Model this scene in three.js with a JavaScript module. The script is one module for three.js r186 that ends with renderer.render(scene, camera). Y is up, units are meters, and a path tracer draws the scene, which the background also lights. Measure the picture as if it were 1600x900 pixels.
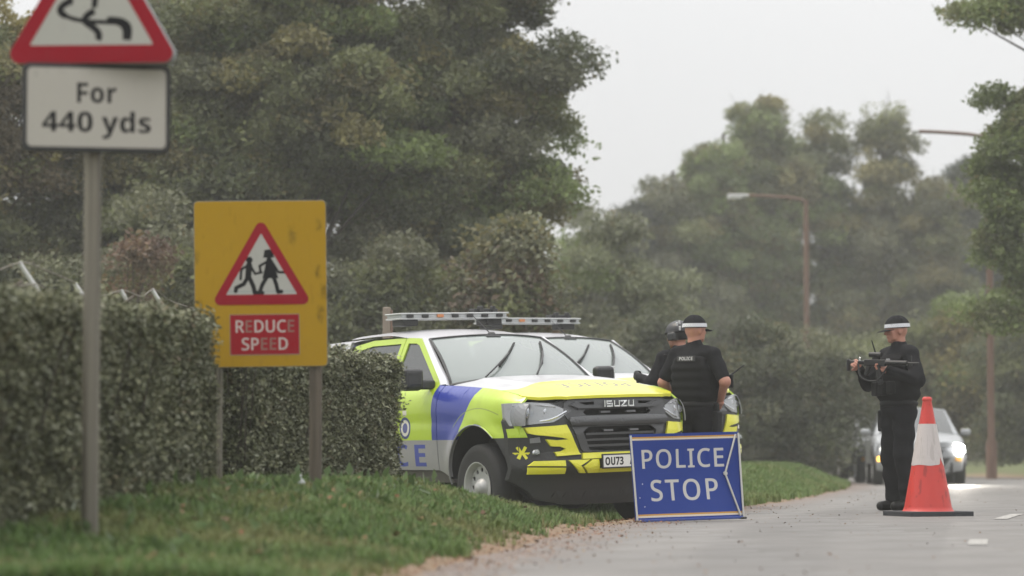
import * as THREE from 'three';
import { mergeGeometries, mergeVertices } from 'three/addons/utils/BufferGeometryUtils.js';
import { TessellateModifier } from 'three/addons/modifiers/TessellateModifier.js';
import { RoundedBoxGeometry } from 'three/addons/geometries/RoundedBoxGeometry.js';

/* ------------------------------------------------------------------ camera, sky, sun, exposure */
const scene = new THREE.Scene();
const camera = new THREE.PerspectiveCamera(11.42, 16 / 9, 0.3, 900);
camera.position.set(0, 0.5, 0);
camera.rotation.set(THREE.MathUtils.degToRad(3.395), 0, 0);
camera.focus = 24.5;
camera.userData.fStop = 1.9;

const sunDir = new THREE.Vector3(-0.45, 0.88, -0.14).normalize();
{ // an even overcast sky: a little brighter overhead and towards the hidden sun
  const W = 256, H = 128, data = new Float32Array(W * H * 4);
  const d = new THREE.Vector3();
  for (let j = 0; j < H; j++) for (let i = 0; i < W; i++) {
    const el = (j + 0.5) / H * Math.PI - Math.PI / 2, az = (i + 0.5) / W * 2 * Math.PI - Math.PI;
    d.set(Math.cos(el) * Math.cos(az), Math.sin(el), Math.cos(el) * Math.sin(az));
    const up = Math.max(0, d.y), g = Math.max(0, d.dot(sunDir));
    const mottled = 0.03 * (Math.sin(d.x * 7 + 2 * d.z) * Math.sin(d.z * 5 + d.x * 3) + 0.6 * Math.sin(d.x * 15 - d.z * 11 + d.y * 9));
    const l = 0.70 + 1.56 * Math.pow(up, 1.3) + 0.15 * g * g * g + mottled;
    const k = (j * W + i) * 4;
    data[k] = l * 0.985; data[k + 1] = l * 0.99; data[k + 2] = l * 1.0; data[k + 3] = 1;
  }
  const sky = new THREE.DataTexture(data, W, H, THREE.RGBAFormat, THREE.FloatType);
  sky.mapping = THREE.EquirectangularReflectionMapping; sky.magFilter = sky.minFilter = THREE.LinearFilter; sky.needsUpdate = true;
  scene.background = sky; scene.environment = sky;
}
const sun = new THREE.DirectionalLight(0xfff0dc, 1.5);
sun.position.copy(sunDir).multiplyScalar(80).add(new THREE.Vector3(2, 0, -30));
sun.target.position.set(2, 0, -30); sun.castShadow = true; sun.shadow.radius = 26;
sun.shadow.mapSize.set(2048, 2048);
Object.assign(sun.shadow.camera, { left: -40, right: 40, top: 40, bottom: -40, near: 1, far: 220 });
scene.add(sun, sun.target);

const renderer = new THREE.WebGLRenderer({ antialias: true });
renderer.toneMapping = THREE.LinearToneMapping;
renderer.toneMappingExposure = 1.1;
renderer.shadowMap.enabled = true;
scene.fog = new THREE.FogExp2(0xe4e5e0, 0.0015);

/* ------------------------------------------------------------------ helpers */
function rng(seed) { let a = seed >>> 0; return () => { a = (a + 0x6D2B79F5) | 0; let t = Math.imul(a ^ (a >>> 15), 1 | a); t = (t + Math.imul(t ^ (t >>> 7), 61 | t)) ^ t; return ((t ^ (t >>> 14)) >>> 0) / 4294967296; }; }
const V = (x, y, z) => new THREE.Vector3(x, y, z);
const clamp = (x, a = 0, b = 1) => Math.min(b, Math.max(a, x));
const lerp = (a, b, t) => a + (b - a) * t;
const sm = (a, b, x) => { const t = clamp((x - a) / (b - a)); return t * t * (3 - 2 * t); };
function curve(pts) { return (x) => { // piecewise smooth interpolation through [x, y] pairs
  if (x <= pts[0][0]) return pts[0][1];
  for (let i = 1; i < pts.length; i++) if (x <= pts[i][0]) {
    const [x0, y0] = pts[i - 1], [x1, y1] = pts[i], h = x1 - x0, t = (x - x0) / h;
    const m0 = i > 1 ? (y1 - pts[i - 2][1]) / (x1 - pts[i - 2][0]) : (y1 - y0) / h;
    const m1 = i < pts.length - 1 ? (pts[i + 1][1] - y0) / (pts[i + 1][0] - x0) : (y1 - y0) / h;
    const t2 = t * t, t3 = t2 * t;
    return (2 * t3 - 3 * t2 + 1) * y0 + (t3 - 2 * t2 + t) * h * m0 + (-2 * t3 + 3 * t2) * y1 + (t3 - t2) * h * m1;
  }
  return pts[pts.length - 1][1]; };
}
function hash3(i, j, k) { let h = Math.imul(i, 374761393) ^ Math.imul(j, 668265263) ^ Math.imul(k, 2147483647 - 1274126177); h = Math.imul(h ^ (h >>> 13), 1274126177); return ((h ^ (h >>> 16)) >>> 0) / 4294967296; }
function noise(x, y = 0, z = 0) {
  const i = Math.floor(x), j = Math.floor(y), k = Math.floor(z), f = x - i, g = y - j, h = z - k;
  const u = f * f * (3 - 2 * f), v = g * g * (3 - 2 * g), w = h * h * (3 - 2 * h);
  const L = (a, b, t) => a + (b - a) * t;
  return L(L(L(hash3(i, j, k), hash3(i + 1, j, k), u), L(hash3(i, j + 1, k), hash3(i + 1, j + 1, k), u), v),
           L(L(hash3(i, j, k + 1), hash3(i + 1, j, k + 1), u), L(hash3(i, j + 1, k + 1), hash3(i + 1, j + 1, k + 1), u), v), w);
}
const fbm = (x, y, z, n = 4) => { let s = 0, a = 0.5; for (let i = 0; i < n; i++) { s += a * noise(x, y, z); x = x * 2.03 + 7; y = y * 2.03 + 3; z = z * 2.03 + 1; a /= 2; } return s; };
const taken = {};
function numbered(name) { const n = taken[name] = (taken[name] ?? -1) + 1; return n ? `${name}_${String(n).padStart(3, '0')}` : name; }
function shade(o) { o.traverse((m) => { if (m.isMesh) { m.castShadow = true; m.receiveShadow = true; } }); return o; }
function thing(name, label, category, pos = [0, 0, 0], turn = 0, group) {
  const o = new THREE.Group(); o.name = numbered(name); o.position.set(...pos); o.rotation.y = turn;
  o.userData = { label, category }; if (group) o.userData.group = group; scene.add(o); return o;
}
function part(name, geo, mat, parent) {
  const g = Array.isArray(geo) ? mergeGeometries(geo.map((x) => { const y = x.index ? x.toNonIndexed() : x; for (const k of Object.keys(y.attributes)) if (!['position', 'normal', 'uv'].includes(k)) y.deleteAttribute(k); return y; })) : geo;
  const m = new THREE.Mesh(g, mat); m.name = name; m.castShadow = m.receiveShadow = true; parent.add(m); return m;
}
function structure(name, geo, mat) { const m = new THREE.Mesh(geo, mat); m.name = numbered(name); m.userData.kind = 'structure'; m.castShadow = m.receiveShadow = true; scene.add(m); return m; }
function box(w, h, d, x = 0, y = 0, z = 0, r = 0.006, rx = 0, ry = 0, rz = 0) {
  const g = new RoundedBoxGeometry(w, h, d, 2, Math.min(r, w / 2.1, h / 2.1, d / 2.1));
  if (rx || ry || rz) g.applyMatrix4(new THREE.Matrix4().makeRotationFromEuler(new THREE.Euler(rx, ry, rz)));
  return g.translate(x, y, z);
}
function rod(a, b, r, r2 = r, n = 10) { // a capped bar from a to b
  const A = V(...a), B = V(...b), L = A.distanceTo(B), g = new THREE.CylinderGeometry(r2, r, L, n);
  g.applyQuaternion(new THREE.Quaternion().setFromUnitVectors(V(0, 1, 0), B.clone().sub(A).normalize()));
  return g.translate((A.x + B.x) / 2, (A.y + B.y) / 2, (A.z + B.z) / 2);
}
function tube(pts, r, n = 8, seg = 24, closed = false) { return new THREE.TubeGeometry(new THREE.CatmullRomCurve3(pts.map((p) => p.isVector3 ? p : V(...p)), closed), seg, r, n, closed); }
function taperTube(pts, r0, r1, n = 6) { // a limb: rings along pts, radius falling from r0 to r1
  const c = new THREE.CatmullRomCurve3(pts), seg = Math.max(3, pts.length * 2), fr = c.computeFrenetFrames(seg), P = [], I = [], U = [];
  for (let i = 0; i <= seg; i++) { const t = i / seg, p = c.getPoint(t), r = lerp(r0, r1, t);
    for (let j = 0; j <= n; j++) { const a = j / n * Math.PI * 2, q = p.clone().addScaledVector(fr.normals[i], Math.cos(a) * r).addScaledVector(fr.binormals[i], Math.sin(a) * r); P.push(q.x, q.y, q.z); U.push(j / n, t); } }
  for (let i = 0; i < seg; i++) for (let j = 0; j < n; j++) { const a = i * (n + 1) + j, b = a + n + 1; I.push(a, b, a + 1, b, b + 1, a + 1); }
  const g = new THREE.BufferGeometry(); g.setAttribute('position', new THREE.Float32BufferAttribute(P, 3)); g.setAttribute('uv', new THREE.Float32BufferAttribute(U, 2)); g.setIndex(I); g.computeVertexNormals(); return g;
}
function poly(pts, holes = []) { const s = new THREE.Shape(pts.map((p) => new THREE.Vector2(...p))); for (const h of holes) s.holes.push(new THREE.Path(h.map((p) => new THREE.Vector2(...p)))); return s; }
function roundRect(x0, y0, x1, y1, r) { const s = new THREE.Shape(); s.moveTo(x0 + r, y0); s.lineTo(x1 - r, y0); s.absarc(x1 - r, y0 + r, r, -Math.PI / 2, 0); s.lineTo(x1, y1 - r); s.absarc(x1 - r, y1 - r, r, 0, Math.PI / 2); s.lineTo(x0 + r, y1); s.absarc(x0 + r, y1 - r, r, Math.PI / 2, Math.PI); s.lineTo(x0, y0 + r); s.absarc(x0 + r, y0 + r, r, Math.PI, Math.PI * 1.5); return s; }
/* a shaped sheet: 2-D outline (a, b) cut fine, bent onto a surface by warp(a, b) -> [x, y, z], with an edge folded in by `depth` along `inn` */
function panel(shape, warp, { max = 0.07, depth = 0.02, inn = [0, 0, -1], uv = (a, b) => [a, b], seg = 6 } = {}) {
  let g = new THREE.ShapeGeometry(shape, seg); g.deleteAttribute('uv'); g.deleteAttribute('normal');
  g = new TessellateModifier(max, 9).modify(g.toNonIndexed());
  for (const k of Object.keys(g.attributes)) if (k !== 'position') g.deleteAttribute(k);
  g = mergeVertices(g, 1e-5);
  const p = g.attributes.position, n = p.count, P = [], U = [], I = Array.from(g.index.array);
  for (let i = 0; i < n; i++) { const a = p.getX(i), b = p.getY(i); P.push(...warp(a, b)); U.push(...uv(a, b)); }
  const top = new THREE.BufferGeometry(); top.setAttribute('position', new THREE.Float32BufferAttribute(P, 3)); top.setAttribute('uv', new THREE.Float32BufferAttribute(U, 2)); top.setIndex(I); top.computeVertexNormals();
  if (!depth) return top;
  const count = new Map(), key = (a, b) => a < b ? a * 1e6 + b : b * 1e6 + a;
  for (let i = 0; i < I.length; i += 3) for (let e = 0; e < 3; e++) { const a = I[i + e], b = I[i + (e + 1) % 3], k = key(a, b); count.has(k) ? count.set(k, null) : count.set(k, [a, b]); }
  const SP = [], SU = [], SI = [];
  for (const ed of count.values()) if (ed) { const o = SP.length / 3;
    for (const v of [ed[0], ed[1]]) { const x = P[3 * v], y = P[3 * v + 1], z = P[3 * v + 2]; SP.push(x, y, z, x + inn[0] * depth, y + inn[1] * depth, z + inn[2] * depth); SU.push(U[2 * v], U[2 * v + 1], U[2 * v], U[2 * v + 1]); }
    SI.push(o, o + 1, o + 2, o + 2, o + 1, o + 3); }
  const sk = new THREE.BufferGeometry(); sk.setAttribute('position', new THREE.Float32BufferAttribute(SP, 3)); sk.setAttribute('uv', new THREE.Float32BufferAttribute(SU, 2)); sk.setIndex(SI); sk.computeVertexNormals();
  return mergeGeometries([top, sk]);
}
function grid(nu, nv, f, uv = (u, v) => [u, v]) { // f(u, v) -> [x, y, z]
  const P = [], U = [], I = [];
  for (let j = 0; j <= nv; j++) for (let i = 0; i <= nu; i++) { P.push(...f(i / nu, j / nv)); U.push(...uv(i / nu, j / nv)); }
  for (let j = 0; j < nv; j++) for (let i = 0; i < nu; i++) { const a = j * (nu + 1) + i, b = a + nu + 1; I.push(a, a + 1, b, b, a + 1, b + 1); }
  const g = new THREE.BufferGeometry(); g.setAttribute('position', new THREE.Float32BufferAttribute(P, 3)); g.setAttribute('uv', new THREE.Float32BufferAttribute(U, 2)); g.setIndex(I); g.computeVertexNormals(); return g;
}
function lathe(pts, n = 32) { return new THREE.LatheGeometry(pts.map((p) => new THREE.Vector2(...p)), n); }
function canvasTex(w, h, draw) { const c = document.createElement('canvas'); c.width = w; c.height = h; const g = c.getContext('2d'); draw(g, w, h); const t = new THREE.CanvasTexture(c); t.colorSpace = THREE.SRGBColorSpace; t.anisotropy = 8; return t; }
function noiseTex(n, f, srgb = false) { // f(i, j) -> [r, g, b] 0..1, tiling is up to f
  const d = new Uint8Array(n * n * 4); for (let j = 0; j < n; j++) for (let i = 0; i < n; i++) { const c = f(i, j), k = (j * n + i) * 4; d[k] = clamp(c[0]) * 255; d[k + 1] = clamp(c[1]) * 255; d[k + 2] = clamp(c[2]) * 255; d[k + 3] = 255; }
  const t = new THREE.DataTexture(d, n, n); t.wrapS = t.wrapT = THREE.RepeatWrapping; t.magFilter = THREE.LinearFilter; t.minFilter = THREE.LinearMipmapLinearFilter; t.generateMipmaps = true; if (srgb) t.colorSpace = THREE.SRGBColorSpace; t.needsUpdate = true; return t;
}
const lin = (r, g, b) => new THREE.Color().setRGB(r, g, b);
const std = (c, rough = 0.6, extra = {}) => new THREE.MeshStandardMaterial({ color: c, roughness: rough, side: THREE.DoubleSide, ...extra });
const mat = (c, extra = {}) => new THREE.MeshPhysicalMaterial({ color: c, roughness: 0.75, specularIntensity: 0.3, side: THREE.DoubleSide, ...extra });
const phy = (c, rough = 0.6, extra = {}) => new THREE.MeshPhysicalMaterial({ color: c, roughness: rough, side: THREE.DoubleSide, ...extra });

/* grime maps shared by paint and metal */
const grimeRough = noiseTex(256, (i, j) => { const t = fbm(i / 256 * 9, j / 256 * 9, 3); const v = 0.35 + 0.5 * t; return [v, v, v]; });
const M = {
  galv: std(lin(0.25, 0.232, 0.198), 0.6, { metalness: 0.0, map: noiseTex(128, (i, j) => { const v = 0.62 + 0.38 * fbm(i / 128 * 14, j / 128 * 5, 1); return [v, v * 0.99, v * 0.95]; }, true) }),
  signBack: std(lin(0.23, 0.25, 0.25), 0.55, { metalness: 0.2 }),
  black: std(lin(0.016, 0.016, 0.017), 0.55),
  plastic: std(lin(0.022, 0.022, 0.023), 0.5),
  rubber: std(lin(0.018, 0.018, 0.018), 0.85),
  chrome: std(lin(0.75, 0.76, 0.77), 0.16, { metalness: 1 }),
  alloy: std(lin(0.42, 0.42, 0.41), 0.45, { metalness: 0.25 }),
  seat: std(lin(0.035, 0.036, 0.038), 0.85),
};

/* ------------------------------------------------------------------ ground */
const roadLeft = curve([[2, -1.5], [8, -0.85], [12.3, -0.40], [17, 0.12], [21, 0.64], [25, 1.36], [28.5, 2.18], [35, 3.45], [42, 4.65], [47, 5.45], [54, 6.35], [62, 6.9], [72, 6.6], [90, 4]]);
const roadWide = curve([[2, 6.0], [40, 6.2], [60, 6.8], [90, 7]]);
const bank = curve([[4, 0.05], [11.5, 0.07], [13, 0.13], [15, 0.24], [17, 0.295], [20, 0.27], [22, 0.12], [23.6, 0.0], [31, 0.02], [35, 0.16], [42, 0.30], [50, 0.34], [56, 0.22], [70, 0.2]]);
function groundY(x, d) { // d: metres ahead of the camera
  const s = roadLeft(d) - x, e = x - roadLeft(d) - roadWide(d);
  const lump = (fbm(x * 1.7, d * 1.7, 5) - 0.47) * 0.09 * sm(0.1, 0.7, Math.max(s, e));
  if (s > 0) { const wide = d < 16 ? lerp(2.3, 1.35, sm(12, 16.5, d)) : d > 30 ? 1.1 : 1.35; return bank(d) * sm(0.02, wide, s) + 0.012 * sm(0, 0.15, s) + lump + 0.10 * sm(3, 9, s) - 0.13 * Math.exp(-(((d - 26.6) / 3.0) ** 2)) * sm(0, 0.5, s); }
  if (e > 0) return 0.28 * sm(0, 2.2, e) + lump + 0.5 * sm(3, 12, e);
  return -0.03;
}
function axis(stops) { const out = []; for (let i = 0; i < stops.length - 1; i++) { const [a, step] = stops[i], b = stops[i + 1][0], n = Math.max(1, Math.round((b - a) / step)); for (let k = 0; k < n; k++) out.push(a + (b - a) * k / n); } out.push(stops[stops.length - 1][0]); return out; }
{
  const xs = axis([[-400, 60], [-40, 3], [-8, 0.4], [-3.2, 0.11], [9, 0.35], [20, 3], [60, 60], [400, 1]]), ds = axis([[-60, 12], [4, 1], [10.5, 0.14], [30, 0.35], [62, 2], [110, 40], [600, 1]]);
  const P = [], C = [], U = [], I = [], c = new THREE.Color();
  for (const d of ds) for (const x of xs) {
    const y = groundY(x, d), s = roadLeft(d) - x, e = x - roadLeft(d) - roadWide(d), q = Math.max(s, e);
    P.push(x, y, -d); U.push(x / 1.6, d / 1.6);
    const litter = sm(1.0, 0.15, q + (fbm(x * 3, d * 3, 2) - 0.5) * 0.9), n = fbm(x * 5, d * 5, 9);
    c.setRGB(0.070 + 0.04 * n, 0.085 + 0.04 * n, 0.028 + 0.014 * n).lerp(lin(0.20, 0.125, 0.085), litter * (0.55 + 0.5 * n)); C.push(c.r, c.g, c.b);
  }
  const w = xs.length; for (let j = 0; j < ds.length - 1; j++) for (let i = 0; i < w - 1; i++) { const a = j * w + i; I.push(a, a + 1, a + w, a + w, a + 1, a + w + 1); }
  const g = new THREE.BufferGeometry(); g.setAttribute('position', new THREE.Float32BufferAttribute(P, 3)); g.setAttribute('color', new THREE.Float32BufferAttribute(C, 3)); g.setAttribute('uv', new THREE.Float32BufferAttribute(U, 2)); g.setIndex(I); g.computeVertexNormals();
  const soil = noiseTex(256, (i, j) => { const v = 0.45 + 0.55 * fbm(i / 8, j / 8, 0, 3); return [v, v, v]; });
  structure('ground', g, std(0xffffff, 0.95, { vertexColors: true, bumpMap: soil, bumpScale: 0.02 }));
}
const roadY = (x, d) => 0.004 + 0.02 * Math.sin(Math.PI * clamp((x - roadLeft(d)) / roadWide(d))) + 0.006 * (fbm(x * 0.8, d * 0.8, 2) - 0.5);
{ // road: a strip that follows the edge line, gently cambered
  const P = [], C = [], U = [], I = [], nx = 56, ds = axis([[1, 0.5], [10, 0.12], [34, 0.3], [92, 1]]);
  for (const d of ds) for (let i = 0; i <= nx; i++) {
    const t = i / nx, wob = (noise(d * 1.9, 4) - 0.5) * 0.16 + (noise(d * 7, 9) - 0.5) * 0.07;
    const w = roadWide(d), off = -0.03 + wob * (1 - t) + w * t, x = roadLeft(d) + off + 0.0;
    P.push(x, roadY(x, d), -d); U.push(x / 1.3, d / 1.3);
    const lane = off / w, n = fbm(x * 0.9, d * 0.35, 6), f = fbm(x * 6, d * 2.5, 8);
    let v = 0.155 + 0.04 * (n - 0.5) + 0.05 * (f - 0.5);
    v *= 1 + 0.10 * Math.exp(-(((lane - 0.12) / 0.05) ** 2)) - 0.10 * (noise(off * 2.2, d * 0.10, 3) - 0.5) ; // worn wheel lines and patched strips
    if (off > 1.05 + 0.05 * noise(d) && off < 1.75 + 0.06 * noise(d, 5)) v *= 0.90; // an old trench repair
    const dirt = sm(0.55, 0.0, off + (fbm(x * 4, d * 4, 1) - 0.5) * 0.7);
    C.push(lerp(v, 0.17, dirt * 0.6) * 1.03, lerp(v, 0.115, dirt * 0.6) * 0.97, lerp(v, 0.085, dirt * 0.6) * 0.91);
  }
  for (let j = 0; j < ds.length - 1; j++) for (let i = 0; i < nx; i++) { const a = j * (nx + 1) + i, b = a + nx + 1; I.push(a, a + 1, b, b, a + 1, b + 1); }
  const g = new THREE.BufferGeometry(); g.setAttribute('position', new THREE.Float32BufferAttribute(P, 3)); g.setAttribute('color', new THREE.Float32BufferAttribute(C, 3)); g.setAttribute('uv', new THREE.Float32BufferAttribute(U, 2)); g.setIndex(I); g.computeVertexNormals();
  const grit = noiseTex(512, (i, j) => { const v = 0.72 + 0.28 * hash3(i >> 1, j >> 1, 4) * (0.6 + 0.8 * fbm(i / 21, j / 21, 3)); return [v, v, v]; });
  const damp = noiseTex(256, (i, j) => { const v = 0.42 + 0.5 * fbm(i / 60, j / 60, 12); return [v, v, v]; });
  structure('road', g, std(0xffffff, 1.0, { vertexColors: true, map: grit, bumpMap: grit, bumpScale: 0.006, roughnessMap: damp }));
  // centre line dashes
  const paint = std(lin(0.34, 0.33, 0.31), 0.8, { map: noiseTex(64, (i, j) => { const v = 0.55 + 0.45 * sm(0.3, 0.55, fbm(i / 6, j / 6, 2)); return [v, v, v]; }) });
  for (const [d0, d1] of [[16.0, 17.0], [22.8, 24.9], [9.6, 10.8]]) {
    const mid = (d) => roadLeft(d) + 2.60 + 0.05 * (d - 16.5);
    structure('road_marking', grid(6, 14, (u, v) => { const d = lerp(d0, d1, v), x = mid(d) + (u - 0.5) * (0.105 + 0.012 * noise(d * 9, u)); return [x, roadY(x, d) + 0.004, -d]; }, (u, v) => [u * 0.3, v * 3]), paint);
  }
}

/* ------------------------------------------------------------------ vegetation */
function leafCluster(n, leaf, seed, wide = 0.55, flat = 1) { // a sprig of n folded leaves inside a unit ball
  const R = rng(seed), P = [], I = [], U = [], m = new THREE.Matrix4(), q = new THREE.Quaternion(), v = V(0, 0, 0);
  for (let i = 0; i < n; i++) {
    let p; do p = V(R() * 2 - 1, R() * 2 - 1, R() * 2 - 1); while (p.length() > 1); p.y *= flat;
    q.setFromEuler(new THREE.Euler(R() * 2.2 - 1.3, R() * 6.283, R() * 1.8 - 0.9)); const s = leaf * (0.7 + 0.6 * R()); m.compose(p, q, V(s, s, s));
    const o = P.length / 3;
    for (const [x, y, z] of [[0, 0, 0], [wide / 2, 0.08, 0.42], [0, -0.05, 0.5], [-wide / 2, 0.08, 0.42], [0, 0, 1]]) { v.set(x, y, z).applyMatrix4(m); P.push(v.x, v.y, v.z); U.push(x + 0.5, z); }
    I.push(o, o + 1, o + 2, o, o + 2, o + 3, o + 1, o + 4, o + 2, o + 2, o + 4, o + 3);
  }
  const g = new THREE.BufferGeometry(); g.setAttribute('position', new THREE.Float32BufferAttribute(P, 3)); g.setAttribute('uv', new THREE.Float32BufferAttribute(U, 2)); g.setIndex(I); g.computeVertexNormals(); return g;
}
const leafMat = phy(0xffffff, 0.9, { transmission: 0.4, thickness: 0 });
const hedgeLeafMat = phy(0xffffff, 0.55, { specularIntensity: 0.6 });
const barkMat = std(lin(0.075, 0.062, 0.048), 0.95, { bumpMap: noiseTex(128, (i, j) => { const v = fbm(i / 5, j / 22, 4); return [v, v, v]; }), bumpScale: 0.02 });
const sprigs = [1, 2, 3].map((s) => leafCluster(14, 0.52, 40 + s));
const needleSprig = leafCluster(18, 0.8, 77, 0.16);
const smallSprigs = [1, 2].map((s) => leafCluster(12, 0.42, 60 + s, 0.6));
function instances(name, geo, mat, list, parent, kind) { // list of [x, y, z, size, color, squash]
  const im = new THREE.InstancedMesh(geo, mat, list.length), o = new THREE.Object3D(), R = rng(list.length * 7 + 3); im.name = name;
  list.forEach(([x, y, z, s, c, up], i) => { o.position.set(x, y, z); o.rotation.set((R() - 0.5) * (up ? 0.5 : 2), R() * 6.283, (R() - 0.5) * (up ? 0.5 : 2)); o.scale.set(s, s * (up ?? 1), s); o.updateMatrix(); im.setMatrixAt(i, o.matrix); im.setColorAt(i, c); });
  im.castShadow = im.receiveShadow = true; if (kind) im.userData.kind = kind; parent.add(im); return im;
}
/* lobes: [x, y, z, rx, ry, rz] in metres from the tree's foot */
function tree(name, label, category, x, d, { trunk = 0.16, lean = [0, 0], top, lobes, tones, count = 90, per = 70, sprig = 0.18, spread = 0.5, seed = 1, group, needles, twigs = 0, hollow = 0.45 }) {
  const R = rng(seed * 977 + 13), base = groundY(x, d) - 0.05, t = thing(name, label, category, [x, base, -d], 0, group);
  const gauss = () => (R() + R() + R() - 1.5) / 0.75;
  const stem = [V(0, 0, 0), V(lean[0] * 0.3 + gauss() * 0.06, top * 0.33, lean[1] * 0.3), V(lean[0] * 0.7 + gauss() * 0.1, top * 0.66, lean[1] * 0.6), V(lean[0], top, lean[1])];
  const line = new THREE.CatmullRomCurve3(stem), wood = [taperTube(stem, trunk, trunk * 0.25, 9)];
  const vol = lobes.map((l) => l[3] * l[4] * l[5]), sum = vol.reduce((a, b) => a + b), spots = [];
  for (let li = 0; li < lobes.length; li++) { const [cx, cy, cz, rx, ry, rz] = lobes[li], n = Math.max(5, Math.round(count * Math.pow(vol[li] / sum, 0.8)));
    for (let k = 0; k < n; k++) { const u = R() * 2 - 1, a = R() * 6.283, r = Math.pow(hollow + (1 - hollow) * R(), 0.7), w = Math.sqrt(1 - u * u);
      const dir = [w * Math.cos(a), u, w * Math.sin(a)], bump = 0.62 + 0.8 * noise(dir[0] * 2.3 + li * 9 + seed, dir[1] * 2.3, dir[2] * 2.3);
      spots.push([cx + dir[0] * rx * r * bump, cy + dir[1] * ry * r * bump, cz + dir[2] * rz * r * bump, li]); } }
  const lists = sprigs.map(() => []), tmp = new THREE.Color();
  spots.forEach(([px, py, pz, li], si) => {
    if (py < 0.15) return;
    if (si % 2 === 0 && !needles) { // limb from the trunk out to this clump
      const k = clamp((py / top) * (0.45 + 0.25 * R()), 0.1, 0.97), a = line.getPoint(k), b = V(px, py, pz), mid = a.clone().lerp(b, 0.5).add(V(gauss() * 0.12, 0.12 * a.distanceTo(b) * R(), gauss() * 0.12));
      wood.push(taperTube([a, mid, b], trunk * (0.16 + 0.16 * R()), 0.008, 5)); }
    const tone = tones[Math.floor(R() * tones.length)], own = 0.72 + 0.56 * R(), rc = spread * (0.6 + 0.8 * R()), n = Math.round(per * (0.55 + 0.9 * R()));
    for (let k = 0; k < n; k++) { // a domed spray of leaves, dense on its upper side
      const a = R() * 6.283, u = -0.3 + 1.3 * R(), w = Math.sqrt(Math.max(0, 1 - u * u)), rr = rc * (0.55 + 0.5 * Math.sqrt(R())), stray = R() < 0.12 ? 1.45 : 1;
      tmp.setRGB(...tone).multiplyScalar(own * (0.75 + 0.5 * R())); if (R() < 0.04) tmp.lerp(lin(0.2, 0.15, 0.05), 0.6);
      lists[(si + k) % lists.length].push([px + w * Math.cos(a) * rr * stray, py + u * rr * 0.68, pz + w * Math.sin(a) * rr * stray, sprig * (0.65 + 0.6 * R()), tmp.clone()]); }
  });
  for (let k = 0; k < twigs; k++) { const s = spots[Math.floor(R() * spots.length)], l = lobes[s[3]], a = V(s[0], s[1], s[2]), o = a.clone().sub(V(l[0], l[1], l[2])).normalize(), b = a.clone().addScaledVector(o, 0.5 + 0.7 * R()).add(V(0, 0.25 * R(), 0)); wood.push(taperTube([a, a.clone().lerp(b, 0.5).add(V(gauss() * 0.06, gauss() * 0.06, 0)), b], 0.014, 0.004, 4)); }
  part('trunk', wood, barkMat, t);
  const crown = new THREE.Group(); crown.name = 'crown'; t.add(crown);
  lists.forEach((l, i) => l.length && instances('foliage', needles ? needleSprig : sprigs[i], leafMat, l, crown, 'stuff'));
  return t;
}
const G = { mid: [0.165, 0.182, 0.068], dark: [0.095, 0.110, 0.048], olive: [0.215, 0.195, 0.074], yellow: [0.27, 0.235, 0.075], brown: [0.19, 0.13, 0.078], fresh: [0.180, 0.230, 0.072], grey: [0.165, 0.172, 0.095] };

/* trees: places in metres; L(px..) numbers were worked out from the picture's scale at each depth */
const leftWood = 'trees beyond the hedge', rightWood = 'far trees beyond the road bend';
tree('oak_tree', 'large broad green tree whose ragged right edge reaches furthest into the sky', 'tree', -0.9, 48, { trunk: 0.26, top: 8.5, seed: 1, group: leftWood, count: 175, per: 104, spread: 0.43, twigs: 26, hollow: 0.3, tones: [G.mid, G.mid, G.dark, G.olive, G.fresh, G.grey],
  lobes: [[-0.30, 5.9, 0, 1.85, 2.1, 1.6], [0.55, 8.2, 0, 1.05, 1.3, 1.1], [1.55, 6.3, 0.3, 0.75, 0.55, 0.7], [1.2, 4.6, 0.2, 0.72, 0.62, 0.8], [-0.8, 3.9, 0.6, 1.6, 1.2, 1.3], [-0.2, 2.3, 0.3, 1.4, 0.9, 1.2]] });
tree('oak_tree', 'tall olive green tree behind the top of the yellow school sign', 'tree', -3.6, 46.5, { trunk: 0.22, top: 8.6, seed: 2, group: leftWood, count: 120, per: 108, spread: 0.43, hollow: 0.3, tones: [G.mid, G.olive, G.mid, G.dark, G.fresh],
  lobes: [[0.1, 6.3, 0, 1.7, 1.9, 1.5], [0.8, 5.2, 0.5, 1.2, 1.2, 1.2], [-1.0, 4.5, 0.2, 1.4, 1.1, 1.2], [0.5, 8.3, 0, 0.9, 0.9, 1.0]] });
tree('ivy_tree', 'dark ivy covered tree trunk rising out of the frame', 'tree', -3.95, 48.4, { trunk: 0.3, top: 10.5, seed: 3, group: leftWood, count: 46, per: 80, spread: 0.26, sprig: 0.15, hollow: 0.5, tones: [G.dark, G.dark, [0.04, 0.048, 0.026]],
  lobes: [[0, 8.4, 0, 0.36, 1.7, 0.4], [0.05, 10, 0, 0.42, 1.2, 0.45]] });
tree('oak_tree', 'grey green tree behind the For 440 yds plate', 'tree', -6.1, 47, { trunk: 0.24, top: 7.6, seed: 4, group: leftWood, count: 130, per: 108, spread: 0.43, hollow: 0.3, tones: [G.mid, G.grey, G.dark, G.mid, G.olive],
  lobes: [[0.2, 5.9, 0, 1.9, 2.2, 1.6], [0.9, 3.9, 0.6, 1.5, 1.3, 1.3], [-0.8, 3.6, 0.4, 1.5, 1.2, 1.2]] });
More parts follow.
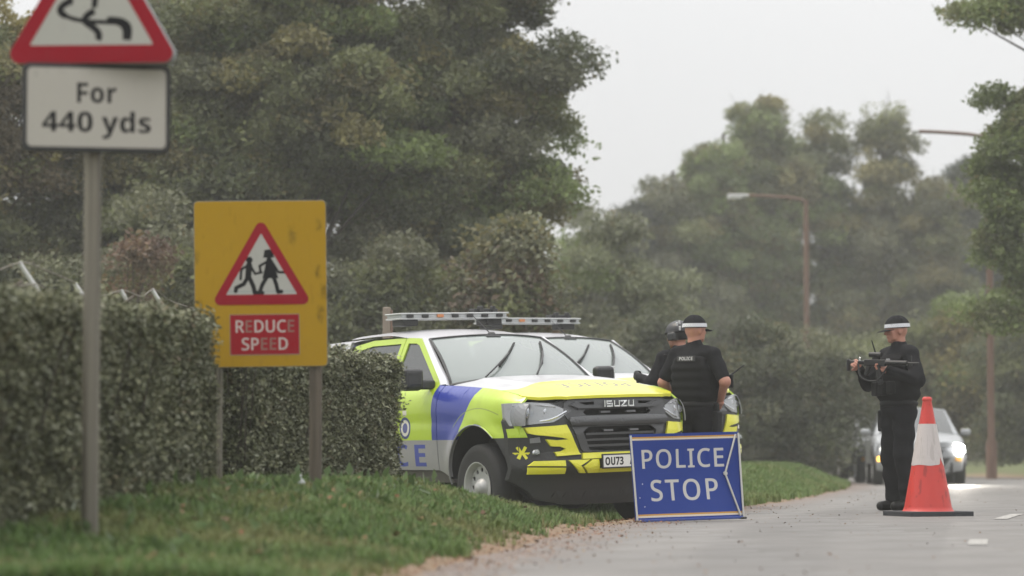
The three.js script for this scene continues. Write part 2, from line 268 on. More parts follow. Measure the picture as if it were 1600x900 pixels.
tree('oak_tree', 'yellowing brown leaved tree at the left edge of the picture', 'tree', -8.7, 45, { trunk: 0.2, top: 6.6, seed: 5, group: leftWood, count: 95, per: 100, spread: 0.42, hollow: 0.3, tones: [G.olive, G.yellow, G.mid, [0.13, 0.10, 0.05]],
  lobes: [[0.2, 5.4, 0, 1.2, 2.2, 1.3], [0.5, 3.1, 0, 1.3, 1.4, 1.2], [-0.6, 6.9, 0, 1.0, 1.0, 1.0]] });
tree('elder_bush', 'dark undergrowth bush between the yellow sign and the police pickups', 'bush', -2.15, 44, { trunk: 0.06, top: 2.6, seed: 6, group: 'bushes under the trees', count: 90, per: 66, spread: 0.45, hollow: 0.2, tones: [G.dark, G.mid, G.grey], lobes: [[0, 1.9, 0, 1.2, 1.5, 0.9], [0.9, 1.4, 0.3, 0.9, 1.1, 0.8]] });
tree('elder_bush', 'dark undergrowth bush low behind the barbed wire fence', 'bush', -5.4, 42.5, { trunk: 0.07, top: 2.8, seed: 7, group: 'bushes under the trees', count: 100, per: 66, spread: 0.45, hollow: 0.2, tones: [G.dark, G.mid, G.grey], lobes: [[0, 2.0, 0, 1.6, 1.6, 0.9], [-1.4, 1.6, 0.2, 1.0, 1.3, 0.8]] });
tree('beech_bush', 'red brown leaved bush glimpsed between the first post and the yellow sign', 'bush', -5.35, 40.5, { trunk: 0.04, top: 2.6, seed: 8, group: 'bushes under the trees', count: 9, per: 18, spread: 0.24, sprig: 0.15, tones: [G.brown, [0.16, 0.10, 0.065], G.olive, G.grey], lobes: [[0.12, 2.75, 0, 0.3, 0.55, 0.3]] });
tree('beech_bush', 'russet leaved bush above the pickup light bars', 'bush', -0.12, 43, { trunk: 0.06, top: 3.2, seed: 9, group: 'bushes under the trees', count: 34, per: 40, spread: 0.42, sprig: 0.2, tones: [G.brown, [0.18, 0.13, 0.08], G.olive, G.grey, G.mid, G.grey], lobes: [[0.0, 2.5, 0, 0.5, 0.8, 0.5], [0.25, 3.3, 0, 0.3, 0.4, 0.3]] });
tree('hazel_bush', 'pale grey green bush just right of the light bars', 'bush', 1.5, 62, { trunk: 0.08, top: 3.6, seed: 10, group: 'bushes under the trees', count: 70, per: 40, spread: 0.5, sprig: 0.2, tones: [G.grey, G.fresh, [0.22, 0.24, 0.13]], lobes: [[0, 3.4, 0, 1.7, 1.9, 1.1], [-1.2, 2.3, 0, 1.2, 1.4, 1.0], [1.6, 2.4, 0.2, 1.2, 1.6, 1.0]] });
tree('elder_bush', 'shaded bush behind the two officers standing together', 'bush', 4.6, 60, { trunk: 0.08, top: 3, seed: 11, group: 'bushes under the trees', count: 130, per: 62, spread: 0.5, hollow: 0.2, tones: [G.dark, G.dark, G.grey], lobes: [[-1.2, 1.6, 0, 1.7, 1.6, 0.9], [1.3, 1.5, 0.2, 1.7, 1.6, 0.9]] });
tree('elder_bush', 'shaded roadside bush at the foot of the left street lamp', 'bush', 8.4, 75, { trunk: 0.08, top: 3, seed: 12, group: 'bushes under the trees', count: 150, per: 62, spread: 0.55, hollow: 0.2, tones: [G.dark, G.mid, G.grey], lobes: [[-1.2, 1.7, 0, 2.0, 1.8, 0.9], [1.4, 1.8, 0.2, 2.0, 1.8, 0.9]] });
tree('hazel_bush', 'bright yellow green bush behind the armed officer', 'bush', 11.2, 74, { trunk: 0.08, top: 3.4, seed: 13, group: 'bushes under the trees', count: 120, per: 60, spread: 0.55, sprig: 0.26, hollow: 0.2, tones: [G.fresh, G.yellow, G.mid, G.olive], lobes: [[0.4, 2.6, 0, 1.5, 1.8, 1.0], [-1.6, 1.8, 0, 1.2, 1.6, 1.0]] });
tree('elder_bush', 'dark bush at the right edge beside the second lamp', 'bush', 13.6, 71, { trunk: 0.08, top: 3, seed: 14, group: 'bushes under the trees', count: 130, per: 62, spread: 0.55, hollow: 0.2, tones: [G.dark, G.mid, G.mid], lobes: [[-0.6, 2.0, 0, 1.6, 2.0, 0.9], [1.4, 2.0, 0.2, 1.6, 2.2, 0.9]] });
// far wood across the bend: loose, feathery crowns
const far = { group: rightWood, sprig: 0.26, spread: 0.58, per: 56, trunk: 0.22, hollow: 0.2, twigs: 44 };
tree('ash_tree', 'pale low tree left of the far wood, beside the big oak', 'tree', 2.9, 100, { ...far, top: 8.4, seed: 21, count: 110, tones: [G.fresh, G.grey, G.mid], lobes: [[0, 6.6, 0, 1.3, 2.0, 1.4], [-1.6, 4.6, 0, 1.2, 1.8, 1.4], [1.0, 3.6, 0, 1.5, 2.2, 1.4]] });
tree('fir_tree', 'thin dark fir showing between two pale far trees', 'tree', 4.15, 97, { ...far, needles: true, top: 9, seed: 22, count: 120, spread: 0.5, sprig: 0.26, tones: [G.dark, [0.06, 0.072, 0.05]], lobes: [[0, 2.4, 0, 1.3, 2.4, 1.2], [0, 5.2, 0, 0.85, 2.0, 0.8], [0, 7.6, 0, 0.35, 1.3, 0.35]] });
tree('ash_tree', 'round topped tree left of the first street lamp', 'tree', 5.5, 98, { ...far, top: 10.4, seed: 23, count: 150, tones: [G.fresh, G.mid, G.olive, G.grey], lobes: [[0.1, 8.6, 0, 1.3, 1.7, 1.4], [-0.6, 6.2, 0, 1.3, 1.9, 1.5], [1.0, 5.2, 0, 1.4, 1.8, 1.5], [0.2, 2.8, 0, 1.9, 2.2, 1.6]] });
tree('ash_tree', 'airy tree whose crown rises just left of the lamp column', 'tree', 7.3, 99, { ...far, top: 11.8, seed: 24, count: 160, tones: [G.fresh, G.fresh, G.olive, G.mid], lobes: [[-0.3, 10.0, 0, 1.05, 1.5, 1.2], [0.5, 7.6, 0, 1.3, 1.8, 1.4], [-0.6, 5.6, 0, 1.3, 1.8, 1.4], [0.2, 3.0, 0, 1.8, 2.4, 1.6]] });
tree('ash_tree', 'tallest tree of the far wood, its top right of the lamp lantern', 'tree', 8.9, 100, { ...far, top: 12.8, seed: 34, count: 165, tones: [G.mid, G.fresh, G.olive], lobes: [[-0.3, 11.6, 0, 0.85, 1.4, 1.0], [0.5, 9.4, 0, 1.25, 1.7, 1.4], [-0.3, 6.6, 0, 1.4, 2.0, 1.4], [0.1, 3.2, 0, 1.8, 2.6, 1.6]] });
tree('ash_tree', 'leafy tree just right of the first street lamp', 'tree', 11.0, 101, { ...far, top: 12, seed: 25, count: 150, tones: [G.mid, G.olive, G.dark, G.fresh], lobes: [[-0.2, 10.6, 0, 1.0, 1.6, 1.1], [0.5, 7.8, 0, 1.3, 1.8, 1.4], [-0.2, 5.0, 0, 1.5, 2.0, 1.5], [0, 2.6, 0, 1.8, 2.2, 1.6]] });
tree('ash_tree', 'thin crowned far tree with bare twigs below the second lamp arm', 'tree', 12.9, 100, { ...far, twigs: 90, top: 12, seed: 26, count: 125, per: 46, tones: [G.mid, G.grey, G.olive], lobes: [[0.1, 10.2, 0, 0.8, 1.9, 0.9], [0.4, 7.2, 0, 1.2, 1.8, 1.3], [0, 4.0, 0, 1.7, 2.6, 1.6]] });
tree('ash_tree', 'lower hazy tree right of the twiggy one', 'tree', 14.6, 99, { ...far, twigs: 50, top: 10, seed: 36, count: 125, per: 50, tones: [G.mid, G.grey, G.olive], lobes: [[0, 8.0, 0, 0.95, 1.6, 1.0], [0, 5.2, 0, 1.3, 1.8, 1.4], [0, 2.8, 0, 1.7, 2.2, 1.6]] });
tree('fir_tree', 'blue grey fir in the mist under the second lamp arm', 'tree', 17.1, 108, { ...far, needles: true, top: 11.5, seed: 27, count: 190, spread: 0.6, sprig: 0.3, tones: [[0.065, 0.085, 0.065], G.dark], lobes: [[0, 3.0, 0, 2.4, 2.8, 1.8], [0, 6.6, 0, 1.5, 2.4, 1.3], [0, 9.8, 0, 0.6, 1.7, 0.6]] });
tree('ash_tree', 'hazy tree at the far right edge behind the overhanging branches', 'tree', 18.4, 92, { ...far, top: 9.5, seed: 29, count: 150, tones: [G.mid, G.dark, G.olive], lobes: [[0, 6.6, 0, 1.6, 2.4, 1.6], [-0.6, 3.0, 0, 2.0, 2.6, 1.6]] });
tree('poplar_tree', 'nearer tree overhanging the road from the right edge', 'tree', 12.9, 49, { trunk: 0.2, top: 9.6, lean: [-2.2, 0], seed: 31, count: 125, per: 62, spread: 0.3, sprig: 0.16, hollow: 0.2, tones: [G.fresh, G.mid, G.fresh],
  lobes: [[-4.75, 8.1, 0, 0.75, 0.5, 0.6], [-4.1, 8.7, 0, 0.8, 0.6, 0.7], [-4.3, 6.0, 0.1, 0.8, 0.7, 0.7], [-4.55, 5.2, 0, 0.6, 0.45, 0.6], [-4.2, 4.55, 0.2, 0.7, 0.5, 0.6], [-4.05, 3.3, 0.1, 0.6, 0.75, 0.6], [-4.65, 2.85, 0.1, 0.45, 0.4, 0.4], [-4.6, 4.0, 0, 0.35, 0.5, 0.4], [-3.0, 6.4, 0, 1.1, 2.6, 1.0], [-1.6, 8, 0, 1.4, 1.6, 1.2]] });
{ // the mass of far woodland behind, no single tree to be told apart
  const R = rng(501), lists = sprigs.map(() => []);
  for (let k = 0; k < 9000; k++) { const x = -42 + 80 * R(), top = 3.2 + 2.4 * noise(x * 0.35, 3) + (x < 0 ? 2.5 : 0), y = top * Math.pow(R(), 0.8), d = 112 + 6 * R() - (y < 1 ? 1 : 0); const c = lin(...[G.mid, G.dark, G.grey, G.olive][Math.floor(R() * 4)]).multiplyScalar(0.7 + 0.5 * R()); lists[k % 3].push([x, y, -d, 0.6 + 0.5 * R(), c]); }
  const w = new THREE.Group(); w.name = 'woodland'; w.userData = { kind: 'stuff', label: 'hazy mass of far woodland closing the view behind the single trees', category: 'woodland' }; scene.add(w);
  lists.forEach((l, i) => instances('foliage', sprigs[i], leafMat, l, w, 'stuff'));
}
{ // a bare branch hanging across the bushes
  const b = part('fallen_branch', [taperTube([V(7.2, 3.35, -70), V(8.0, 4.0, -69.6), V(8.9, 4.05 - 1.4, -69.5), V(8.2, 2.55, -69.4), V(7.5, 2.15, -69.4)].slice(2), 0.07, 0.03, 6), taperTube([V(8.9, 2.65, -69.5), V(8.5, 2.5, -69.4), V(8.0, 2.3, -69.3), V(7.0, 1.6, -69.2)], 0.06, 0.02, 6)], std(lin(0.25, 0.23, 0.2), 0.9), scene);
  b.userData = { label: 'bare pale dead branch hanging in front of the bushes behind the street lamp', category: 'branch' };
}

/* hedges: clipped box shapes skinned with small leaves over twiggy cores */
function hedge(label, a, b, thick, y0, y1, seed, dens) { // a, b: [x, d] ends of the road-side face at ground level
  const R = rng(seed), A = V(a[0], 0, -a[1]), B = V(b[0], 0, -b[1]), u = B.clone().sub(A), L = u.length(); u.normalize();
  const n = V(-u.z, 0, u.x); if (n.x < 0) n.negate(); // towards the road
  const t = thing('hedge', label, 'hedge', [A.x, 0, A.z], 0, 'clipped hedge along the verge');
  const foot = (s, w) => { const p = A.clone().addScaledVector(u, s).addScaledVector(n, -w); return groundY(p.x, -p.z); };
  const topY = (s, w) => lerp(y0, y1, s / L) + 0.05 * (fbm(s * 2.2, w * 2.2, seed) - 0.5) + 0.03 * (noise(s * 9, w * 9, seed) - 0.5);
  const bulge = (s, y) => 0.16 * (fbm(s * 1.8, y * 1.8, seed + 4) - 0.45) + 0.05 * (noise(s * 7, y * 7, seed) - 0.5);
  const lists = smallSprigs.map(() => []), cols = [[0.165, 0.172, 0.092], [0.12, 0.13, 0.07], [0.21, 0.212, 0.13], [0.09, 0.1, 0.055], [0.155, 0.158, 0.1]];
  const put = (s, w, y, k) => { const p = A.clone().addScaledVector(u, s).addScaledVector(n, -w); const c = lin(...cols[Math.floor(R() * cols.length)]).multiplyScalar(0.75 + 0.55 * R()); const v = fbm(s * 1.3, y * 1.3 + w, seed + 9); if (R() < 0.25 * sm(0.5, 0.7, v) + 0.02) c.lerp(lin(0.16, 0.09, 0.05), 0.5); if (R() < 0.10) c.lerp(lin(0.34, 0.35, 0.27), 0.6); lists[k % 2].push([p.x - A.x, y, p.z - A.z, 0.055 * (0.75 + 0.6 * R()), c]); };
  const H = Math.max(y0, y1); let k = 0;
  for (let i = 0; i < dens * L * H; i++) { const s = R() * L, g = foot(s, 0), y = g + R() * (topY(s, 0) - g); put(s, -bulge(s, y) + 0.13 * R() * R() + 0.03, y, k++); }
  for (let i = 0; i < dens * L * thick * 0.9; i++) { const s = R() * L, w = R() * thick; put(s, w, topY(s, w) - 0.12 * R() * R() + (R() < 0.02 ? 0.07 : 0), k++); }
  for (const e of [0, L]) for (let i = 0; i < dens * thick * H; i++) { const w = R() * thick, g = foot(e, w), y = g + R() * (topY(e, w) - g); put(e + (e ? -1 : 1) * (0.12 * R() * R() - bulge(w + 40, y)), w, y, k++); }
  const core = []; // twigs that show through the gaps
  for (let i = 0; i < 70 * L; i++) { const s = R() * L, w = 0.1 + R() * (thick - 0.2), g = foot(s, w), p = A.clone().addScaledVector(u, s).addScaledVector(n, -w).sub(A), q = p.clone().addScaledVector(u, (R() - 0.5) * 0.5).addScaledVector(n, (R() - 0.3) * 0.3); core.push(rod([p.x, g - 0.03, p.z], [q.x, g + (topY(s, w) - g) * (0.6 + 0.35 * R()), q.z], 0.007, 0.003, 4)); }
  part('stems', core, barkMat, t).userData.kind = 'stuff';
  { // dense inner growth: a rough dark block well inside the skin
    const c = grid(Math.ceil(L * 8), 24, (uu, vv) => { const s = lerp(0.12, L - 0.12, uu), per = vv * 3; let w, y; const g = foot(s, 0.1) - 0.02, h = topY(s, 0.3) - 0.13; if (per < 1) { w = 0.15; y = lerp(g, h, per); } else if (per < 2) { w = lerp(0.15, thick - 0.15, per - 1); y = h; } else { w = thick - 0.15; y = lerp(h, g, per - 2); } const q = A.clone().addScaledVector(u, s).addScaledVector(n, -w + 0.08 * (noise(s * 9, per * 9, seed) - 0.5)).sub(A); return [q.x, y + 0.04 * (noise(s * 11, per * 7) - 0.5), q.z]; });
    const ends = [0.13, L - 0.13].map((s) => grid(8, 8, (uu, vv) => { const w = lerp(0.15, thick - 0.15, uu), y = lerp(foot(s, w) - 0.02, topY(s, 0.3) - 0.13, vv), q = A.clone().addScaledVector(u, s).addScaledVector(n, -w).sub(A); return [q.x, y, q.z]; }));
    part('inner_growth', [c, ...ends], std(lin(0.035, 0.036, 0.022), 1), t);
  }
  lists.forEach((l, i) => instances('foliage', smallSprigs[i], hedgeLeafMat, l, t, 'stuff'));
  return t;
}
hedge('long clipped hedge filling the left edge behind the tall grey signpost', [-2.52, 11.2], [-1.70, 16.55], 0.95, 1.19, 1.31, 71, 1500);
hedge('shorter clipped hedge between the yellow sign and the police pickup', [-1.62, 18.3], [-0.80, 20.9], 1.0, 1.26, 1.20, 72, 1400);

/* verge grass and leaf litter */
function tuft(seed, n = 9) {
  const R = rng(seed), P = [], I = [];
  for (let i = 0; i < n; i++) { const a = R() * 6.283, r = 0.35 * Math.sqrt(R()), bx = Math.cos(a) * r, bz = Math.sin(a) * r, t = R() * 6.283, h = 0.55 + 0.5 * R(), lean = 0.15 + 0.55 * R(), w = 0.035 + 0.02 * R(), cx = Math.cos(t), cz = Math.sin(t), o = P.length / 3;
    P.push(bx - cz * w, 0, bz + cx * w, bx + cz * w, 0, bz - cx * w, bx + cx * lean * 0.35 - cz * w * 0.8, h * 0.6, bz + cz * lean * 0.35 + cx * w * 0.8, bx + cx * lean * 0.35 + cz * w * 0.8, h * 0.6, bz + cz * lean * 0.35 - cx * w * 0.8, bx + cx * lean, h * (1 - 0.3 * lean), bz + cz * lean);
    I.push(o, o + 1, o + 2, o + 2, o + 1, o + 3, o + 2, o + 3, o + 4); }
  const g = new THREE.BufferGeometry(); g.setAttribute('position', new THREE.Float32BufferAttribute(P, 3)); g.setIndex(I); g.computeVertexNormals(); return g;
}
const grassMat = phy(0xffffff, 0.75, { transmission: 0.2, thickness: 0 });
{
  const R = rng(900), near = [[], []], mound = [];
  const col = (x, d) => { const n = fbm(x * 1.6, d * 1.6, 14), c = lin(0.095, 0.165, 0.032).lerp(lin(0.165, 0.185, 0.055), sm(0.4, 0.65, n)).multiplyScalar(0.7 + 0.6 * R()); if (R() < 0.07) c.lerp(lin(0.25, 0.2, 0.09), 0.7); return c; };
  for (let k = 0; k < 42000; k++) { const d = 10.6 + Math.pow(R(), 1.25) * 14.5, s = 0.06 + 2.75 * R(), x = roadLeft(d) - s; const f = sm(0.02, 0.55, s + (fbm(x * 3, d * 3, 2) - 0.5) * 0.75); if (R() > f || (d > 22.6 && s < 1.3) || (d > 22.5 && R() > 0.55)) continue;
    const hgt = (0.05 + 0.055 * fbm(x * 2.1, d * 2.1, 31)) * (0.7 + 0.6 * R()) * (0.6 + 0.4 * f); near[k & 1].push([x, groundY(x, d) - 0.004, -d, hgt * 1.1, col(x, d), 1]); }
  for (let k = 0; k < 26000; k++) { const d = 25 + 37 * R(), s = 0.05 + 5.2 * R() * R(), x = roadLeft(d) - s; if (x < -2 || (d < 27.6 && s < 1.2) || R() > sm(0.02, 0.4, s)) continue; const c = col(x, d).lerp(lin(0.18, 0.26, 0.07), 0.35); mound.push([x, groundY(x, d) - 0.005, -d, (0.08 + 0.05 * R()), c, 1]); }
  for (let k = 0; k < 9000; k++) { const d = 30 + 40 * R(), e = 0.05 + 5 * R() * R(), x = roadLeft(d) + roadWide(d) + e; mound.push([x, groundY(x, d) - 0.005, -d, (0.09 + 0.07 * R()), col(x, d), 1]); }
  const g1 = instances('grass', tuft(5), grassMat, near[0], scene, 'stuff'), g2 = instances('grass_001', tuft(6), grassMat, near[1], scene, 'stuff'), g3 = instances('grass_002', tuft(7, 11), grassMat, mound, scene, 'stuff');
  g1.userData.label = 'short green grass of the near verge below the hedge'; g1.userData.category = 'grass';
  g2.userData.label = 'longer tufts in the grass of the near verge'; g2.userData.category = 'grass';
  g3.userData.label = 'grass on the low banks further along the road'; g3.userData.category = 'grass';
  // broad weeds along the hedge foot
  const weeds = []; for (let k = 0; k < 260; k++) { const d = 12 + 11 * R(), s = 0.9 + 1.1 * R(), x = roadLeft(d) - s; weeds.push([x, groundY(x, d) + 0.03, -d, 0.05 + 0.05 * R(), lin(0.09, 0.15, 0.04).multiplyScalar(0.7 + 0.5 * R())]); }
  const w = instances('weeds', leafCluster(9, 0.8, 91, 0.6, 0.4), leafMat, weeds, scene, 'stuff'); w.userData.label = 'small broad leaved weeds scattered through the verge grass'; w.userData.category = 'weeds';
  const leafGeo = [3, 4].map((s) => leafCluster(1, 1, s, 0.7, 0)), dead = [[], []], cs = [[0.20, 0.11, 0.06], [0.26, 0.15, 0.08], [0.13, 0.075, 0.045], [0.30, 0.21, 0.12], [0.22, 0.09, 0.05]];
  for (let k = 0; k < 5200; k++) { const d = 10.6 + 19 * Math.pow(R(), 1.15), g = (R() + R() + R() - 1.5) * 0.55, s = 0.06 + g, x = roadLeft(d) - s; if (R() > 0.35 + 0.8 * fbm(x * 2, d * 2, 3)) continue; dead[k & 1].push([x, (s > 0.03 ? groundY(x, d) + 0.02 * sm(0.2, 0.6, s) : 0.012) + 0.008, -d, 0.010 + 0.020 * R() * R(), lin(...cs[Math.floor(R() * 5)]).multiplyScalar(0.7 + 0.5 * R()), 0.5]); }
  for (let k = 0; k < 420; k++) { const d = 11 + 36 * R(), x = roadLeft(d) + 0.4 + 5 * R() * R(); dead[k & 1].push([x, roadY(x, d) + 0.004, -d, 0.012 + 0.022 * R() * R(), lin(...cs[Math.floor(R() * 3)]).multiplyScalar(0.55 + 0.4 * R()), 0.5]); }
  for (let k = 0; k < 170; k++) { const d = 11 + 11 * R(), x = roadLeft(d) - 0.4 - 1.4 * R(); dead[k & 1].push([x, groundY(x, d) + 0.06, -d, 0.03 + 0.025 * R(), lin(...cs[Math.floor(R() * 5)]), 0.5]); }
  const litterMat = std(0xffffff, 0.85);
  dead.forEach((l, i) => { const o = instances(i ? 'leaf_litter_001' : 'leaf_litter', leafGeo[i], litterMat, l, scene, 'stuff'); o.userData.label = i ? 'lighter fallen leaves and crumbs strewn over the road edge' : 'brown fallen leaves along the edge of the road'; o.userData.category = 'leaves'; });
}

/* ------------------------------------------------------------------ road signs */
function fit(g, s, cx, y, wide) { const k = wide / g.measureText(s).width; g.save(); g.translate(cx, y); g.scale(k, 1); g.textAlign = 'center'; g.fillText(s, 0, 0); g.restore(); }
const blackInk = '#1b1b1d';
function weather(g, w, h, seed, col, n, a) { const R = rng(seed); for (let i = 0; i < n; i++) { g.globalAlpha = a * R(); g.fillStyle = col; const x = R() * w, y = R() * h, s = 2 + R() * 16; g.beginPath(); g.ellipse(x, y, s * (0.4 + R() * 0.6), s * (0.6 + R() * 2.2), 0, 0, 7); g.fill(); } g.globalAlpha = 1; }
function drips(g, w, h, seed, col, n, a) { const R = rng(seed); for (let i = 0; i < n; i++) { g.globalAlpha = a * (0.3 + 0.7 * R()); g.fillStyle = col; const x = R() * w, y = R() * h * 0.7; g.fillRect(x, y, 1 + R() * 4, 30 + R() * h * 0.35); } g.globalAlpha = 1; }
function triShape(w, r) { // rounded triangle, base centre at the origin
  const h = w * 0.866, c = [[-w / 2, 0], [w / 2, 0], [0, h]], s = new THREE.Shape(), cen = [0, h / 3];
  const at = c.map(([x, y]) => [x, y]); const inset = at.map(([x, y]) => { const dx = x - cen[0], dy = y - cen[1], L = Math.hypot(dx, dy); return [x - dx / L * 2 * r, y - dy / L * 2 * r]; });
  s.absarc(inset[0][0], inset[0][1], r, Math.PI * 5 / 6, Math.PI * 1.5); s.absarc(inset[1][0], inset[1][1], r, -Math.PI / 2, Math.PI / 6); s.absarc(inset[2][0], inset[2][1], r, Math.PI / 6, Math.PI * 5 / 6); return s;
}
const extr = (s, depth, bevel = 0.002) => new THREE.ExtrudeGeometry(s, { depth, bevelEnabled: bevel > 0, bevelThickness: bevel, bevelSize: bevel, bevelSegments: 2, curveSegments: 10 });
const redSheet = mat(lin(0.30, 0.010, 0.022), { map: noiseTex(128, (i, j) => { const v = 0.8 + 0.2 * fbm(i / 20, j / 20, 7); return [v, v, v]; }) });
const whiteSheet = (tex) => mat(0xffffff, { map: tex });
function triWarning(t, w, draw, y, x = 0, z = 0) { // plate, red border, white field with a printed black symbol
  const outer = triShape(w, w * 0.055), inner = triShape(w * 0.70, w * 0.006), lift = w * 0.122;
  const ring = outer.clone(); ring.holes = [new THREE.Path(inner.getPoints(10).map((p) => new THREE.Vector2(p.x, p.y + lift * 0.82)))];
  const b = part('border', new THREE.ShapeGeometry(ring, 10).translate(x, y, z + 0.0035), redSheet, t);
  const tex = canvasTex(512, 512, (g) => { g.fillStyle = '#a9a8a1'; g.fillRect(0, 0, 512, 512); weather(g, 512, 512, 8, '#8d8a80', 70, 0.10); drips(g, 512, 512, 3, '#7d7a70', 16, 0.12); draw(g); });
  const f = panel(triShape(w * 0.7, w * 0.006), (a, c) => [x + a, y + lift * 0.82 + c, z + 0.003], { max: 1, depth: 0, uv: (a, c) => [a / (w * 0.7) + 0.5, c / (w * 0.7)] });
  part('symbol_field', f, whiteSheet(tex), t); return b;
}
{ // slippery road warning on its grey post, with the distance plate under it
  const t = thing('warning_sign', 'tall grey post with red slippery road triangle and For 440 yds plate', 'road sign', [-1.885, groundY(-1.885, 12.9) - 0.03, -12.9]);
  const g0 = -t.position.y;
  part('post', lathe([[0.0385, 0], [0.0385, 2.9 + g0], [0.03, 2.93 + g0], [0, 2.935 + g0]], 20), M.galv, t);
  const tri = new THREE.Group(); tri.name = 'warning_triangle'; tri.position.set(0.004, 2.268 + g0, 0.10); tri.rotation.y = -0.06; t.add(tri);
  part('back_tray', extr(triShape(0.80, 0.044), 0.075).translate(0, 0, -0.078), M.signBack, tri);
  triWarning(tri, 0.80, (g) => { g.strokeStyle = g.fillStyle = blackInk; g.lineCap = 'butt'; g.lineJoin = 'round';
    const S = (pts, w) => { g.lineWidth = w * 1.35; g.beginPath(); g.moveTo(pts[0], pts[1]); for (let i = 2; i < pts.length; i += 6) g.bezierCurveTo(...pts.slice(i, i + 6)); g.stroke(); };
    S([392, 492, 400, 440, 385, 418, 320, 418, 250, 418, 190, 412, 150, 392], 13); S([402, 492, 420, 424, 392, 412, 320, 412], 24); // right-hand track
    S([150, 392, 112, 374, 118, 352, 168, 330], 20); S([282, 492, 300, 458, 262, 440, 232, 418, 218, 404, 240, 382, 268, 372], 20);
    g.save(); g.translate(222, 286); g.rotate(0.12); g.fillRect(-66, -18, 132, 44); g.beginPath(); g.moveTo(-52, -14); g.lineTo(-34, -62); g.lineTo(34, -62); g.lineTo(52, -14); g.fill(); g.fillRect(-62, 16, 24, 50); g.fillRect(40, 16, 24, 50); g.fillStyle = '#a9a8a1'; g.beginPath(); g.moveTo(-36, -20); g.lineTo(-26, -52); g.lineTo(26, -52); g.lineTo(36, -20); g.fill(); g.restore(); }, 0);
  const pl = new THREE.Group(); pl.name = 'distance_plate'; pl.position.set(0.026, 1.872 + g0, 0.075); pl.rotation.y = 0.19; t.add(pl);
  part('plate', extr(roundRect(-0.327, 0, 0.327, 0.393, 0.03), 0.04).translate(0, 0, -0.042), M.black, pl);
  const tex = canvasTex(1024, 600, (g, w, h) => { g.fillStyle = '#aba79f'; g.fillRect(0, 0, w, h); weather(g, w, h, 4, '#948e84', 90, 0.10); drips(g, w, h, 9, '#857d72', 22, 0.13); weather(g, w * 0.5, 60, 19, '#77716a', 20, 0.2);
    g.fillStyle = blackInk; g.textAlign = 'center'; g.font = '700 212px sans-serif'; fit(g, 'For', w / 2 - 8, 262, 312); fit(g, '440 yds', w / 2 + 4, 484, 812); });
  part('printed_face', panel(roundRect(-0.308, 0.019, 0.308, 0.374, 0.022), (a, b) => [a, b, 0.003], { max: 1, depth: 0, uv: (a, b) => [(a + 0.308) / 0.616, (b - 0.019) / 0.355] }), whiteSheet(tex), pl);
  for (const y of [1.97, 2.17, 2.42, 2.66]) part('clip', [box(0.10, 0.03, 0.05, 0.004, y + g0, 0.02, 0.004)], M.galv, t);
}
